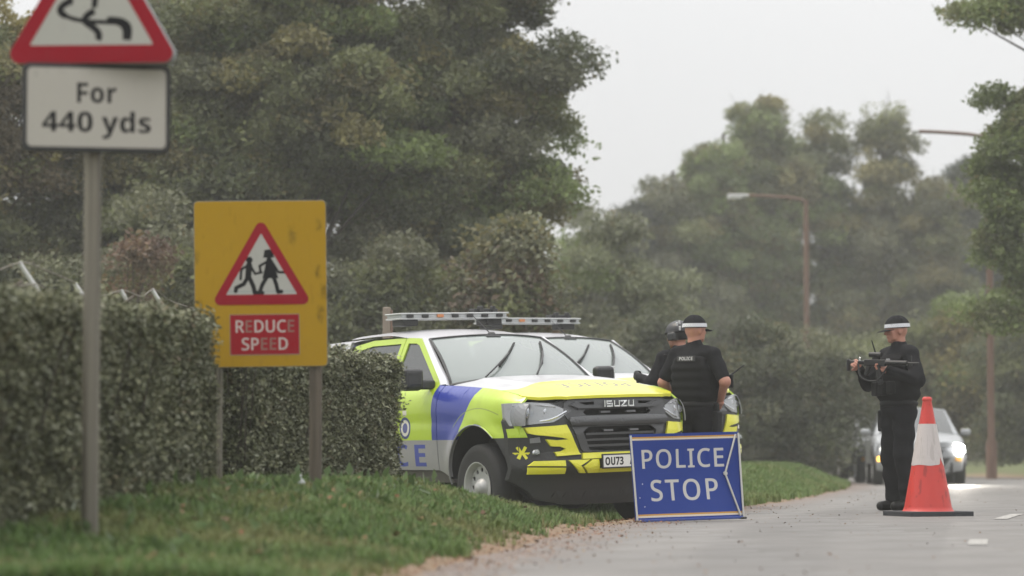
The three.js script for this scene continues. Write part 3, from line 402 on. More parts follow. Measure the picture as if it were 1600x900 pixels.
{ // yellow backed school warning
  const D = 17.1, x0 = -1.165, t = thing('school_sign', 'yellow board with children crossing triangle and red REDUCE SPEED panel', 'road sign', [x0, groundY(x0, D) - 0.03, -D]);
  const g0 = -t.position.y, y0 = 1.043 + g0;
  part('post', lathe([[0.038, 0], [0.038, 1.95 + g0]], 18), std(lin(0.15, 0.125, 0.10), 0.8, { map: M.galv.map }), t);
  part('thin_post', lathe([[0.017, 0], [0.017, 1.9 + g0]], 12).translate(-0.57, 0.03, -0.01), M.galv, t);
  const b = new THREE.Group(); b.name = 'board'; b.position.set(-0.315, y0, 0.078); b.rotation.set(0, 0.08, 0.016); t.add(b);
  part('backing', extr(roundRect(-0.39, 0, 0.39, 0.985, 0.025), 0.008, 0.001).translate(0, 0, -0.01), M.signBack, b);
  const tex = canvasTex(800, 1010, (g, w, h) => { g.fillStyle = '#a5821a'; g.fillRect(0, 0, w, h); weather(g, w, h, 31, '#6c5513', 160, 0.13); weather(g, w, h, 32, '#b8952a', 90, 0.12); drips(g, w, h, 33, '#6d5514', 34, 0.12);
    for (const [x, y, s] of [[760, 150, 9], [748, 430, 10], [12, 345, 10], [595, 205, 14], [790, 560, 12], [765, 690, 14], [30, 640, 10]]) { const R = rng(x + y); g.fillStyle = '#4f3d16'; for (let i = 0; i < 26; i++) { g.globalAlpha = 0.07; g.beginPath(); g.ellipse(x + (R() - 0.5) * s * 3, y + (R() - 0.5) * s * 7, s * (0.4 + R()), s * (0.6 + 1.6 * R()), 0, 0, 7); g.fill(); } } g.globalAlpha = 1; });
  part('yellow_face', panel(roundRect(-0.388, 0.002, 0.388, 0.983, 0.024), (a, c) => [a, c, 0.001], { max: 1, depth: 0, uv: (a, c) => [(a + 0.388) / 0.776, c / 0.985] }), whiteSheet(tex), b);
  triWarning(b, 0.60, (g) => { g.fillStyle = '#8f9a98'; g.fillRect(0, 486, 512, 7); g.strokeStyle = g.fillStyle = blackInk; g.lineCap = 'round'; g.lineJoin = 'round';
    const L = (w, ...p) => { g.lineWidth = w * 1.3; g.beginPath(); g.moveTo(p[0], p[1]); for (let i = 2; i < p.length; i += 2) g.lineTo(p[i], p[i + 1]); g.stroke(); };
    const F = (...p) => { g.beginPath(); g.moveTo(p[0], p[1]); for (let i = 2; i < p.length; i += 2) g.lineTo(p[i], p[i + 1]); g.closePath(); g.fill(); };
    g.beginPath(); g.arc(170, 262, 24, 0, 7); g.fill(); L(34, 168, 300, 160, 385); L(14, 158, 300, 112, 330, 106, 400); L(13, 182, 310, 210, 362, 258, 352); L(22, 154, 392, 128, 436, 74, 462, 70, 486); L(24, 170, 392, 196, 450, 208, 500, 232, 500);
    g.beginPath(); g.arc(308, 218, 32, 0, 7); g.fill(); F(270, 246, 348, 246, 338, 190, 280, 190); L(30, 312, 262, 316, 330); F(294, 262, 336, 262, 378, 396, 262, 396); L(14, 296, 276, 244, 306, 250, 350); L(14, 334, 280, 378, 352, 436, 354, 462, 350); L(22, 290, 394, 262, 440, 240, 500, 262, 500); L(22, 346, 394, 362, 440, 374, 494, 398, 492); }, 0.368, 0.005, 0.0005);
  const rt = canvasTex(640, 376, (g, w, h) => { g.fillStyle = '#8f141f'; g.fillRect(0, 0, w, h); weather(g, w, h, 51, '#6d1a20', 60, 0.16); g.strokeStyle = '#8d8478'; g.lineWidth = 6; g.strokeRect(3, 3, w - 6, h - 6); g.font = '400 152px sans-serif'; g.lineWidth = 5; g.textBaseline = 'alphabetic';
    const word = (s, faded, x, y, gap) => { for (let i = 0; i < s.length; i++) { g.fillStyle = faded.includes(i) ? '#86665c' : '#b9aea7'; g.fillText(s[i], x, y); g.strokeStyle = g.fillStyle; g.strokeText(s[i], x, y); x += g.measureText(s[i]).width + gap; } };
    const wide = (s, gap) => [...s].reduce((a, c) => a + g.measureText(c).width + gap, -gap);
    word('REDUCE', [1, 5], (w - wide('REDUCE', 1)) / 2, 166, 1); word('SPEED', [2, 3], (w - wide('SPEED', 1)) / 2, 328, 1); });
  part('red_panel', panel(roundRect(-0.185, 0.07, 0.227, 0.312, 0.004), (a, c) => [a, c, 0.0035], { max: 1, depth: 0.003, uv: (a, c) => [(a + 0.185) / 0.412, (c - 0.07) / 0.242] }), whiteSheet(rt), b);
  for (const y of [0.12, 0.85]) part('channel', box(0.74, 0.035, 0.02, -0.315, y0 + y, 0.054, 0.004, 0, 0.08, 0), M.galv, t);
}
{ // folding POLICE STOP board
  const t = thing('police_stop_sign', 'blue folding POLICE STOP board with white lettering standing on the road', 'sign', [1.405, 0.02, -22.75], 0.30);
  t.rotation.z = 0.028; t.rotation.order = 'YXZ';
  const W = 0.92, H = 0.685, lean = (y) => -0.12 * y, bow = (x, y) => lean(y) - 0.035 * Math.cos(x / W * Math.PI) * Math.sin(y / H * Math.PI) + 0.006 * Math.sin(x * 9 + y * 4);
  const tex = canvasTex(1024, 768, (g, w, h) => { g.fillStyle = '#1b357f'; g.fillRect(0, 0, w, h); const R = rng(5); for (let i = 0; i < 260; i++) { g.globalAlpha = 0.06 * R(); g.fillStyle = R() < 0.5 ? '#1c2f70' : '#4a63b4'; g.fillRect(R() * w, R() * h, 20 + R() * 220, 2 + R() * 7); } g.globalAlpha = 1;
    for (const [a, b] of [[26, 52], [h - 62, h - 36]]) { g.fillStyle = '#b98a3f'; g.fillRect(18, a, w - 36, b - a); g.fillStyle = '#cbbfae'; g.fillRect(18, a + 14, w - 36, b - a - 10); }
    g.fillStyle = '#b9b7b2'; g.strokeStyle = '#b9b7b2'; g.lineWidth = 5; g.lineJoin = 'round'; const put = (s, y, size, wide) => { g.font = `400 ${size}px sans-serif`; let sum = 0; for (const c of s) sum += g.measureText(c).width; const sp = (wide - sum) / (s.length - 1); let x = 486 - wide / 2; g.textAlign = 'left'; for (const c of s) { g.fillText(c, x, y); g.strokeText(c, x, y); x += g.measureText(c).width + sp; } };
    put('POLICE', 304, 226, 800); put('STOP', 590, 250, 650);
    g.fillStyle = '#d8d6d0'; for (const [x, y] of [[96, 440], [100, 640], [60, 560]]) { g.beginPath(); g.arc(x, y, 5, 0, 7); g.fill(); } });
  part('face', panel(roundRect(-W / 2, 0, W / 2, H, 0.012), (a, b) => [a, b, bow(a, b)], { max: 0.05, depth: 0.004, uv: (a, b) => [a / W + 0.5, b / H] }), mat(0xffffff, { map: tex, roughness: 0.5, specularIntensity: 0.45 }), t);
  const pale = std(lin(0.50, 0.49, 0.46), 0.5, { metalness: 0.15 }), bar = (a, b, r = 0.008) => rod([a[0], a[1], bow(a[0], a[1]) + 0.012], [b[0], b[1], bow(b[0], b[1]) + 0.012], r);
  for (const s of [-1, 1]) part('side_tube', [bar([s * (W / 2 - 0.012), 0.01], [s * (W / 2 - 0.008), H - 0.01])], pale, t);
  part('folding_stay', [bar([W / 2 - 0.03, H - 0.02], [W / 2 - 0.135, H * 0.52])], pale, t);
  part('folding_stay', [bar([W / 2 - 0.135, H * 0.52], [W / 2 - 0.035, 0.02])], pale, t);
  part('hinge', [new THREE.CylinderGeometry(0.016, 0.016, 0.02, 14).rotateX(Math.PI / 2).translate(W / 2 - 0.135, H * 0.52, bow(0.33, H * 0.52) + 0.016)], pale, t);
  for (const s of [-1, 1]) { part('rear_leg', [rod([s * (W / 2 - 0.10), H - 0.06, lean(H) - 0.03], [s * (W / 2 - 0.19), 0.0, -0.40], 0.009)], pale, t); part('foot', [box(0.05, 0.018, 0.06, s * (W / 2 - 0.02), 0.002, 0.006, 0.006)], M.plastic, t); }
  part('rear_bar', [rod([-W / 2 + 0.18, 0.05, -0.385], [W / 2 - 0.18, 0.05, -0.385], 0.007)], pale, t);
  part('base_flap', [box(W * 0.96, 0.02, 0.03, 0, 0.006, 0.012, 0.006)], std(lin(0.03, 0.06, 0.26), 0.5), t);
}
{ // traffic cone
  const t = thing('traffic_cone', 'tall red and white traffic cone standing at the armed officer\'s feet', 'cone', [3.50, 0.022, -24.3], 0.32);
  const red = std(lin(0.55, 0.040, 0.030), 0.45, { map: noiseTex(128, (i, j) => { const v = 0.84 + 0.16 * fbm(i / 12, j / 30, 3) - 0.35 * sm(0.62, 0.7, fbm(i / 5, j / 9, 8)); return [v, v * 0.97, v * 0.95]; }) });
  const R = (y) => lerp(0.212, 0.033, clamp(y / 0.985));
  part('lower_body', lathe([[R(0.03) + 0.02, 0.035], [R(0.05) + 0.006, 0.05], [R(0.08), 0.08], [R(0.42), 0.42], [R(0.5), 0.5]], 40), red, t);
  const torn = new THREE.LatheGeometry([[R(0.425) + 0.003, 0.425], [R(0.5) + 0.003, 0.5], [R(0.6) + 0.003, 0.6], [R(0.772) + 0.003, 0.772], [R(0.772), 0.772]].map((p) => new THREE.Vector2(...p)), 48);
  { const p = torn.attributes.position; for (let i = 0; i < p.count; i++) if (p.getY(i) < 0.43) { const a = Math.atan2(p.getX(i), p.getZ(i)), dy = 0.004 * Math.sin(a * 5) + 0.07 * Math.exp(-(((a - 0.55) / 0.10) ** 2)), k = (R(0.425 + dy) + 0.003) / (R(0.425) + 0.003); p.setXYZ(i, p.getX(i) * k, 0.425 + dy, p.getZ(i) * k); } torn.computeVertexNormals(); }
  part('white_sleeve', torn, std(lin(0.58, 0.55, 0.54), 0.5, { map: canvasTex(512, 256, (g, w, h) => { g.fillStyle = '#e8e4e2'; g.fillRect(0, 0, w, h); weather(g, w, h, 5, '#b8b0a8', 90, 0.2); weather(g, w, h, 6, '#6e675f', 26, 0.14); drips(g, w, h, 7, '#8f8880', 24, 0.14); }) }), t);
  part('upper_body', lathe([[R(0.77) + 0.0005, 0.765], [R(0.9), 0.9], [R(0.965), 0.965], [R(0.965) + 0.006, 0.967], [R(0.965) + 0.006, 0.985], [0.03, 1.0], [0.026, 1.0], [0.026, 0.9]], 32), red, t);
  const baseS = roundRect(-0.29, -0.29, 0.29, 0.29, 0.05); part('base', [extr(baseS, 0.034, 0.006).rotateX(-Math.PI / 2).translate(0, 0, 0)], std(lin(0.028, 0.03, 0.034), 0.8), t);
}

/* ------------------------------------------------------------------ fence, lamps, small things */
{
  const t = thing('barbed_wire_fence', 'old fence of cranked metal posts with barbed wire showing over the long hedge', 'fence', [0, 0, 0]);
  const grey = std(lin(0.5, 0.5, 0.48), 0.55, { metalness: 0.3 }), tops = [];
  for (let i = 0; i < 9; i++) { const d = 13.4 + i * 1.02 + 0.12 * Math.sin(i * 5), x = -3.05 + (d - 13.4) * 0.145 + 0.02 * Math.sin(i * 3), g = groundY(x, d), k = 1.24 + 0.005 * (d - 13.4) + 0.03 * Math.sin(i * 2.3), top = [x - 0.24 - 0.03 * Math.sin(i), k + 0.33 + 0.03 * Math.cos(i * 4), -d + 0.04]; tops.push([[x, k, -d], top]);
    part('post', [rod([x, g - 0.1, -d], [x, k, -d], 0.016, 0.016, 6), rod([x, k - 0.02, -d], top, 0.018, 0.015, 6)], grey, t); }
  for (const f of [0.25, 0.6, 0.95]) part('barbed_strand', tube(tops.flatMap(([a, b], i) => { const p = V(lerp(a[0], b[0], f), lerp(a[1], b[1], f) + 0.014, lerp(a[2], b[2], f)); return i < tops.length - 1 ? [p, V(p.x + 0.06, p.y - 0.03 - 0.02 * Math.sin(i * 3 + f * 9), p.z - 0.5)] : [p]; }), 0.0045, 5, 90), std(lin(0.20, 0.18, 0.155), 0.8), t);
  for (let i = 0; i < 4; i++) { const [a] = tops[i * 2]; part('brace', [rod([a[0] - 0.35, a[1] - 0.1, a[2] - 0.1], [a[0] + 0.12, a[1] + 0.24, a[2] - 0.2], 0.012, 0.010, 6)], std(lin(0.13, 0.11, 0.09), 0.85), t); }
}
function lamp(label, x, d, h, arm, turn, headLen) {
  const t = thing('street_lamp', label, 'street lamp', [x, groundY(x, d) - 0.05, -d], turn, 'rusty street lamps along the road');
  const rust = std(lin(0.15, 0.088, 0.062), 0.85, { map: noiseTex(128, (i, j) => { const v = 0.6 + 0.5 * fbm(i / 9, j / 9, 5); return [v, v * 0.96, v * 0.92]; }) });
  part('column', lathe([[0.13, 0], [0.13, 0.95], [0.085, 1.05], [0.075, h - 0.4], [0.06, h]], 14), rust, t);
  part('bracket_arm', tube([[0, h - 0.25, 0], [-0.06, h - 0.03, 0], [-0.35, h + 0.05, 0], [-arm * 0.6, h + 0.11, 0], [-arm, h + 0.14, 0]], 0.042, 8, 30), rust, t);
  part('lantern', [box(headLen, 0.085, 0.24, -arm - headLen / 2 + 0.1, h + 0.13, 0, 0.05)], std(lin(0.5, 0.5, 0.5), 0.5), t);
  part('lens', [box(headLen * 0.7, 0.05, 0.2, -arm - headLen / 2, h + 0.065, 0, 0.02)], phy(lin(0.7, 0.7, 0.68), 0.25), t);
  return [t, rust];
}
{ const [t, rust] = lamp('rusty street lamp with pale lantern standing between the two groups of officers', 8.5, 83, 8.05, 1.75, 0, 0.62);
  part('base_drum', [new THREE.SphereGeometry(0.22, 14, 10).scale(1, 0.9, 1).translate(0, 0.5, 0)], rust, t);
  lamp('taller street lamp half hidden behind the overhanging tree at the right', 11.3, 68, 8.2, 1.75, 0, 0.2); }
{ const t = thing('timber_post', 'pale square timber post standing behind the left end of the light bar', 'post', [-1.35, groundY(-1.35, 31) - 0.1, -31]); const wood = std(lin(0.33, 0.27, 0.22), 0.85, { map: noiseTex(128, (i, j) => { const v = 0.6 + 0.4 * fbm(i / 4, j / 40, 6); return [v, v, v]; }) });
  const y0 = t.position.y; part('shaft', [box(0.085, 2.13 - y0, 0.085, 0, (2.13 - y0) / 2, 0, 0.01)], wood, t); part('side_batten', [box(0.02, 0.5, 0.09, 0.055, 1.85 - y0, 0, 0.004)], std(lin(0.2, 0.13, 0.1), 0.85), t); }
{ const d = 17.0, x = -1.225, t = thing('plastic_bottle', 'crumpled clear plastic bottle in the grass beside the yellow sign\'s post', 'bottle', [x, groundY(x, d) + 0.01, -d]);
  t.rotation.set(0.15, 0.4, 0.25); t.scale.setScalar(0.8); const b = lathe([[0, 0], [0.026, 0.002], [0.03, 0.012], [0.027, 0.03], [0.03, 0.045], [0.026, 0.06], [0.03, 0.08], [0.022, 0.1], [0.012, 0.115], [0.011, 0.13]], 16);
  part('body', b, phy(lin(0.8, 0.82, 0.84), 0.25, { transmission: 0.5, thickness: 0 }), t); part('cap', lathe([[0, 0.146], [0.013, 0.145], [0.013, 0.128]], 14), std(lin(0.7, 0.7, 0.72), 0.5), t); }

/* ------------------------------------------------------------------ police pickups (x: across, y: up, z: towards the nose; foot of the front axle at 0) */
const Y_FLUO = '#a8c22a', Y_FRONT = '#d8d534', BLUE = '#1f3290', SILVER = '#8b8a8d';
const coat = { clearcoat: 0.45, clearcoatRoughness: 0.12 };
function sideLivery(text) {
  return canvasTex(2048, 768, (g, w, h) => { const K = w / 5.12, X = (z) => (z + 4.4) * K, Y = (y) => h - y * h / 1.92;
    const F = (c, ...p) => { g.fillStyle = c; g.beginPath(); p.forEach(([z, y], i) => i ? g.lineTo(X(z), Y(y)) : g.moveTo(X(z), Y(y))); g.closePath(); g.fill(); };
    g.fillStyle = SILVER; g.fillRect(0, 0, w, h);
    F(Y_FLUO, [-1.62, 0.69], [-0.76, 0.69], [-0.76, 1.13], [-0.70, 1.16], [-1.33, 1.72], [-2.72, 1.75], [-2.72, 1.15], [-1.62, 1.15]);
    F(BLUE, [-2.68, 0.69], [-1.62, 0.69], [-1.62, 1.15], [-2.68, 1.15]); F(Y_FLUO, [-4.4, 0.69], [-2.68, 0.69], [-2.68, 1.15], [-4.4, 1.15]); F(BLUE, [-3.8, 0.69], [-4.4, 0.69], [-4.4, 1.15], [-3.8, 1.15]);
    F(BLUE, [-0.76, 0.69], [-0.30, 0.69], [0.02, 1.2], [-0.74, 1.2], [-0.76, 1.145]); F(Y_FLUO, [-0.30, 0.69], [0.7, 0.69], [0.7, 1.02], [0.3, 1.2], [0.02, 1.2]);
    g.strokeStyle = '#7f8f3a'; g.lineWidth = 3; g.beginPath(); g.moveTo(X(-0.38), Y(0.8)); g.bezierCurveTo(X(-0.2), Y(0.98), X(0.1), Y(1.0), X(0.36), Y(0.9)); g.stroke();
    if (text) { g.fillStyle = '#333f96'; g.strokeStyle = '#333f96'; g.lineWidth = 5; g.font = '700 98px sans-serif'; let x = X(-2.66); for (const c of 'POLICE') { const wl = g.measureText(c).width, k = c === 'I' ? 1.3 : 0.27 * K / wl; g.save(); g.translate(x, Y(0.455)); g.scale(k, 1.12); g.fillText(c, 0, 0); g.restore(); x += wl * k + 0.065 * K; }
      const cx = X(-1.24), cy = Y(0.80); g.fillStyle = '#2c3570'; g.beginPath(); g.arc(cx, cy, 40, 0, 7); g.fill(); g.fillStyle = '#c9c6bb'; g.beginPath(); g.arc(cx, cy, 30, 0, 7); g.fill(); g.fillStyle = '#39407e'; g.beginPath(); g.arc(cx, cy, 18, 0, 7); g.fill(); g.fillStyle = '#c9c6bb'; g.fillRect(cx - 14, cy - 64, 28, 18); }
    weather(g, w, h, 77, '#6d675c', 240, 0.05);
    const R = rng(12); for (let i = 0; i < 900; i++) { g.globalAlpha = 0.16 * R(); g.fillStyle = '#6a5d4c'; const z = -4.4 + 5.1 * R(), y = 0.3 + 0.28 * R() * R(); g.beginPath(); g.arc(X(z), Y(y), 1 + 3 * R(), 0, 7); g.fill(); } g.globalAlpha = 1;
  });
}
const bonnetTex = canvasTex(1024, 1024, (g, w, h) => { const X = (x) => (x + 1) * w / 2, Y = (z) => h - (z + 0.75) * h / 1.75; // x -1..1, z -0.75..1
  const F = (c, ...p) => { g.fillStyle = c; g.beginPath(); p.forEach(([x, z], i) => i ? g.lineTo(X(x), Y(z)) : g.moveTo(X(x), Y(z))); g.closePath(); g.fill(); };
  g.fillStyle = '#b9b9bd'; g.fillRect(0, 0, w, h); F(Y_FRONT, [-1, 0.16], [-0.70, 0.34], [-0.42, 0.27], [0.42, 0.27], [0.70, 0.34], [1, 0.16], [1, 1], [-1, 1]); F(Y_FLUO, [-1, 0.12], [-0.70, 0.34], [-0.72, 0.5], [-1, 0.5]); F(Y_FLUO, [1, 0.12], [0.70, 0.34], [0.72, 0.5], [1, 0.5]);
  g.save(); g.translate(w / 2, 0); g.scale(-1, 1); g.fillStyle = '#7d774c'; g.font = '700 116px sans-serif'; g.textAlign = 'center'; g.fillText('POLICE', 0, Y(0.42)); g.restore();
  weather(g, w, h, 5, '#8d8c88', 60, 0.08); });
const T = { };
T.sideL = phy(0xffffff, 0.38, { map: sideLivery(true), metalness: 0.05, ...coat });
T.sideR = phy(0xffffff, 0.38, { map: sideLivery(false), metalness: 0.05, ...coat });
T.bonnet = phy(0xffffff, 0.36, { map: bonnetTex, metalness: 0.05, ...coat });
T.silver = phy(SILVER, 0.36, { metalness: 0.15, ...coat });
T.white = phy('#c6c6ca', 0.36, { metalness: 0.1, ...coat });
T.yellow = phy(Y_FRONT, 0.4, coat); T.fluo = phy(Y_FLUO, 0.4, coat);
T.glass = phy(lin(0.72, 0.78, 0.76), 0.03, { transmission: 0.9, thickness: 0, ior: 1.7 });
T.misted = phy(lin(0.38, 0.435, 0.415), 0.1, { transmission: 0.55, thickness: 0, ior: 1.75 });
T.tint = phy(lin(0.10, 0.11, 0.11), 0.04, { transmission: 0.55, thickness: 0, ior: 1.7 });
T.lens = phy(lin(0.95, 0.96, 0.97), 0.03, { transmission: 1, thickness: 0, ior: 1.5 });
T.dark = std(lin(0.012, 0.012, 0.013), 0.8);
T.grey = std(lin(0.062, 0.063, 0.066), 0.4, { metalness: 0.2 });
T.bright = std(lin(0.55, 0.56, 0.58), 0.22, { metalness: 0.85 });
T.bar = phy(lin(0.62, 0.64, 0.65), 0.2, { transmission: 0.35, thickness: 0 });

const profile = curve([[-0.03, 0.785], [0, 0.825], [0.03, 0.872], [0.07, 0.906], [0.13, 0.926], [0.22, 0.935], [0.30, 0.929], [0.36, 0.934], [0.5, 0.93], [0.68, 0.918], [0.8, 0.895], [0.95, 0.85]]);
const yTop = curve([[-4.5, 1.15], [-0.75, 1.15], [-0.5, 1.143], [-0.1, 1.125], [0.25, 1.10], [0.5, 1.06], [0.7, 1.01]]);
const taper = (z) => z > 0.1 ? 1 - 0.05 * ((z - 0.1) / 0.5) ** 2 : 1;
function sideX(z, y) {
  const t = yTop(z); let x;
  if (y > t && z < -0.5) x = 0.838 - (y - t) * 0.345; else x = profile(t - y) * taper(z);
  for (const zc of [0, -3.125]) { const r = Math.hypot(z - zc, y - 0.345); x += 0.022 * Math.exp(-(((r - 0.485) / 0.07) ** 2)); }
  return x;
}
const frontZ = (x, y) => { const t = Math.abs(x) / 0.86; return 0.90 - 0.06 * t * t - 0.20 * t ** 6 - 0.24 * Math.max(0, y - 0.72) - 0.30 * Math.max(0, 0.40 - y) + 0.03 * Math.exp(-(((y - 0.43) / 0.08) ** 2)); };
const bonnetY = (x, z) => { const c = curve([[-0.62, 1.215], [-0.4, 1.208], [0, 1.182], [0.35, 1.145], [0.6, 1.10], [0.75, 1.073], [0.84, 1.045]])(z), e = yTop(z) + 0.004, a = Math.abs(x) / 0.82; return lerp(c, e, a ** 2.4) + 0.010 * (sm(0.62, 0.5, Math.abs(x)) - 0.5) * sm(0.8, 0.3, z); };
const arc = (zc, yc, r, a0, a1, n = 18) => Array.from({ length: n + 1 }, (_, i) => { const a = lerp(a0, a1, i / n); return [zc + r * Math.cos(a), yc + r * Math.sin(a)]; });
function wheel(x, z, R0, parent, s) {
  const w = new THREE.Group(); w.name = 'wheel'; w.position.set(x, R0, z); parent.add(w); const r = 0.218, hw = 0.125;
  const turn = (g) => g.rotateZ(-s * Math.PI / 2);
  part('tyre', turn(lathe([[r + 0.005, -hw], [r + 0.09, -hw - 0.008], [R0 - 0.03, -hw], [R0 - 0.006, -hw + 0.03], [R0, -0.03], [R0 - 0.008, -0.028], [R0 - 0.008, -0.02], [R0, -0.018], [R0, 0.018], [R0 - 0.008, 0.02], [R0 - 0.008, 0.028], [R0, 0.03], [R0 - 0.006, hw - 0.03], [R0 - 0.03, hw], [r + 0.09, hw + 0.008], [r + 0.005, hw]], 48)), M.rubber, w);
  part('rim', turn(lathe([[r + 0.004, hw + 0.004], [r + 0.008, hw + 0.010], [r - 0.006, hw + 0.006], [r - 0.018, hw - 0.02], [r - 0.03, hw - 0.05], [r - 0.034, hw - 0.08]], 40)), M.alloy, w);
  const face = new THREE.Shape(); face.absarc(0, 0, r - 0.028, 0, Math.PI * 2); for (let i = 0; i < 12; i++) { const a = i / 12 * Math.PI * 2, h = new THREE.Path(); h.absellipse(Math.cos(a) * 0.155, Math.sin(a) * 0.155, 0.021, 0.021, 0, Math.PI * 2); face.holes.push(h); }
  const disc = new THREE.ExtrudeGeometry(face, { depth: 0.008, bevelEnabled: true, bevelSize: 0.002, bevelThickness: 0.002, bevelSegments: 1, curveSegments: 10 }).rotateY(s * Math.PI / 2).translate(s * (hw - 0.055), 0, 0);
  part('disc', disc, M.alloy, w);
  part('hub', turn(lathe([[0.085, hw - 0.05], [0.075, hw - 0.02], [0.05, hw - 0.012], [0.045, hw + 0.01], [0, hw + 0.014]], 24)), M.alloy, w);
  part('brake_drum', turn(lathe([[0.16, -0.06], [0.16, 0.02], [0, 0.02]], 20)), T.dark, w);
}
function makePickup() {
  const t = thing('police_pickup', 'nearest police pickup with yellow nose, blue side panel and ISUZU grille', 'pickup truck', [0, 0, 0], 0, 'police pickups parked in the gateway');
  const suv = (z, y) => [(z + 4.4) / 5.12, y / 1.92];
  for (const s of [-1, 1]) {
    const mat = s < 0 ? T.sideL : T.sideR, W = (off = 0) => (z, y) => [s * (sideX(z, y) + off), y, z], o = { inn: [-s, 0, 0], depth: 0.03, uv: suv, max: 0.06 };
    const a1 = Math.asin(0.355 / 0.47), topLine = (z0, z1, n) => Array.from({ length: n + 1 }, (_, i) => { const z = lerp(z0, z1, i / n); return [z, yTop(z)]; });
    part('front_wing', panel(poly([[-0.665, 0.42], ...arc(0, 0.345, 0.47, Math.PI - 0.04, a1), [0.598, 0.70], [0.598, 0.95], [0.575, yTop(0.575)], ...topLine(0.5, -0.665, 8)]), W(), o), mat, t);
    part('wing_lip', tube(arc(0, 0.345, 0.472, Math.PI + 0.1, a1, 24).map(([z, y]) => [s * (sideX(z, y) + 0.002), y, z]), 0.008, 6, 40), mat, t);
    const fd = part('front_door', panel(poly([[-0.675, 0.42], [-0.675, 1.146], [-0.745, 1.153], [-1.36, 1.688], [-1.42, 1.705], [-1.665, 1.722], [-1.665, 0.42]].reverse(), [[[-0.86, 1.172], [-1.385, 1.622], [-1.45, 1.645], [-1.60, 1.652], [-1.605, 1.172]]]), W(), o), mat, t);
    part('window', panel(poly([[-0.85, 1.165], [-1.385, 1.63], [-1.61, 1.66], [-1.612, 1.165]].reverse()), W(-0.014), { ...o, depth: 0 }), T.tint, fd);
    part('handle', [box(0.03, 0.035, 0.16, s * (sideX(-1.5, 0.99) + 0.012), 0.99, -1.52, 0.012)], T.silver, fd);
    const rd = part('rear_door', panel(poly([[-1.675, 0.42], [-1.675, 1.722], [-2.3, 1.715], [-2.62, 1.66], [-2.70, 1.4], [-2.70, 1.15], [-2.66, 0.62], [-2.60, 0.42]].reverse(), [[[-1.735, 1.172], [-1.735, 1.652], [-2.28, 1.645], [-2.50, 1.6], [-2.6, 1.38], [-2.6, 1.172]]]), W(), o), mat, t);
    part('window', panel(poly([[-1.73, 1.165], [-1.73, 1.66], [-2.28, 1.652], [-2.51, 1.605], [-2.61, 1.38], [-2.61, 1.165]].reverse()), W(-0.014), { ...o, depth: 0 }), T.tint, rd);
    part('handle', [box(0.03, 0.035, 0.16, s * (sideX(-2.5, 0.99) + 0.012), 0.99, -2.52, 0.012)], T.silver, rd);
    part('load_bed_side', panel(poly([[-2.71, 0.62], [-2.71, 1.15], [-4.33, 1.15], [-4.33, 0.5], ...arc(-3.125, 0.345, 0.47, Math.PI - 0.2, 0.3).filter((p) => p[1] > 0.4)]), W(), o), mat, t);
    part('sill', panel(poly([[-0.47, 0.31], [-0.50, 0.412], [-2.62, 0.412], [-2.64, 0.31]]), W(-0.03), { ...o, depth: 0.1 }), std(lin(0.10, 0.09, 0.085), 0.6), t);
    const cs = part('canopy_side', panel(poly([[-2.74, 1.16], [-2.74, 1.715], [-4.1, 1.69], [-4.33, 1.16]], [[[-2.86, 1.24], [-2.86, 1.62], [-3.95, 1.6], [-4.1, 1.24]]]), W(), o), T.white, t);
    part('window', panel(poly([[-2.85, 1.23], [-2.85, 1.63], [-3.96, 1.61], [-4.11, 1.23]]), W(-0.014), { ...o, depth: 0 }), T.tint, cs);
    // corner of the bumper, wheel-arch liner, mirror, pillar
    const bc = part('bumper_corner', panel(poly([[0.585, 0.30], [0.585, 0.695], [0.309, 0.695], ...arc(0, 0.345, 0.475, a1, -0.1, 10), [0.5, 0.27]]), W(-0.002), o), M.plastic, t);
    part('arch_liner', new THREE.CylinderGeometry(0.475, 0.475, 0.34, 28, 1, true, 0, Math.PI).rotateZ(Math.PI / 2).translate(s * 0.74, 0.345, 0), T.dark, t);
    part('arch_liner', new THREE.CylinderGeometry(0.475, 0.475, 0.34, 28, 1, true, 0, Math.PI).rotateZ(Math.PI / 2).translate(s * 0.74, 0.345, -3.125), T.dark, t);
    for (const z of [0, -3.125]) part('liner_wall', [box(0.02, 0.9, 0.96, s * 0.575, 0.58, z)], T.dark, t);
    if (s < 0) { const star = []; for (let i = 0; i < 6; i++) { const a = i * Math.PI / 3 + Math.PI / 2; star.push(panel(poly([[-0.011, 0.0], [0.011, 0.0], [0.013, 0.07], [-0.013, 0.07]]), (u, v) => { const q = u * Math.cos(a) - v * Math.sin(a), y = 0.56 + u * Math.sin(a) + v * Math.cos(a), x = 0.872 - q * 0.57; return [-x, y, frontZ(x, y) - 0.018 + i * 0.0006]; }, { depth: 0.003, max: 0.03 })); } part('asterisk_sticker', star, T.yellow, bc); }
    const mir = part('mirror', [box(s > 0 ? 0.2 : 0.235, s > 0 ? 0.18 : 0.215, 0.12, s * (s > 0 ? 1.0 : 1.06), 1.225, -0.88, 0.05, 0, s * -0.15, 0), box(0.14, 0.07, 0.07, s * 0.90, 1.16, -0.87, 0.02)], M.plastic, t);
    part('mirror_glass', [box(0.2, 0.17, 0.006, s * 1.06, 1.225, -0.943, 0.003, 0, s * -0.15, 0)], M.chrome, mir);
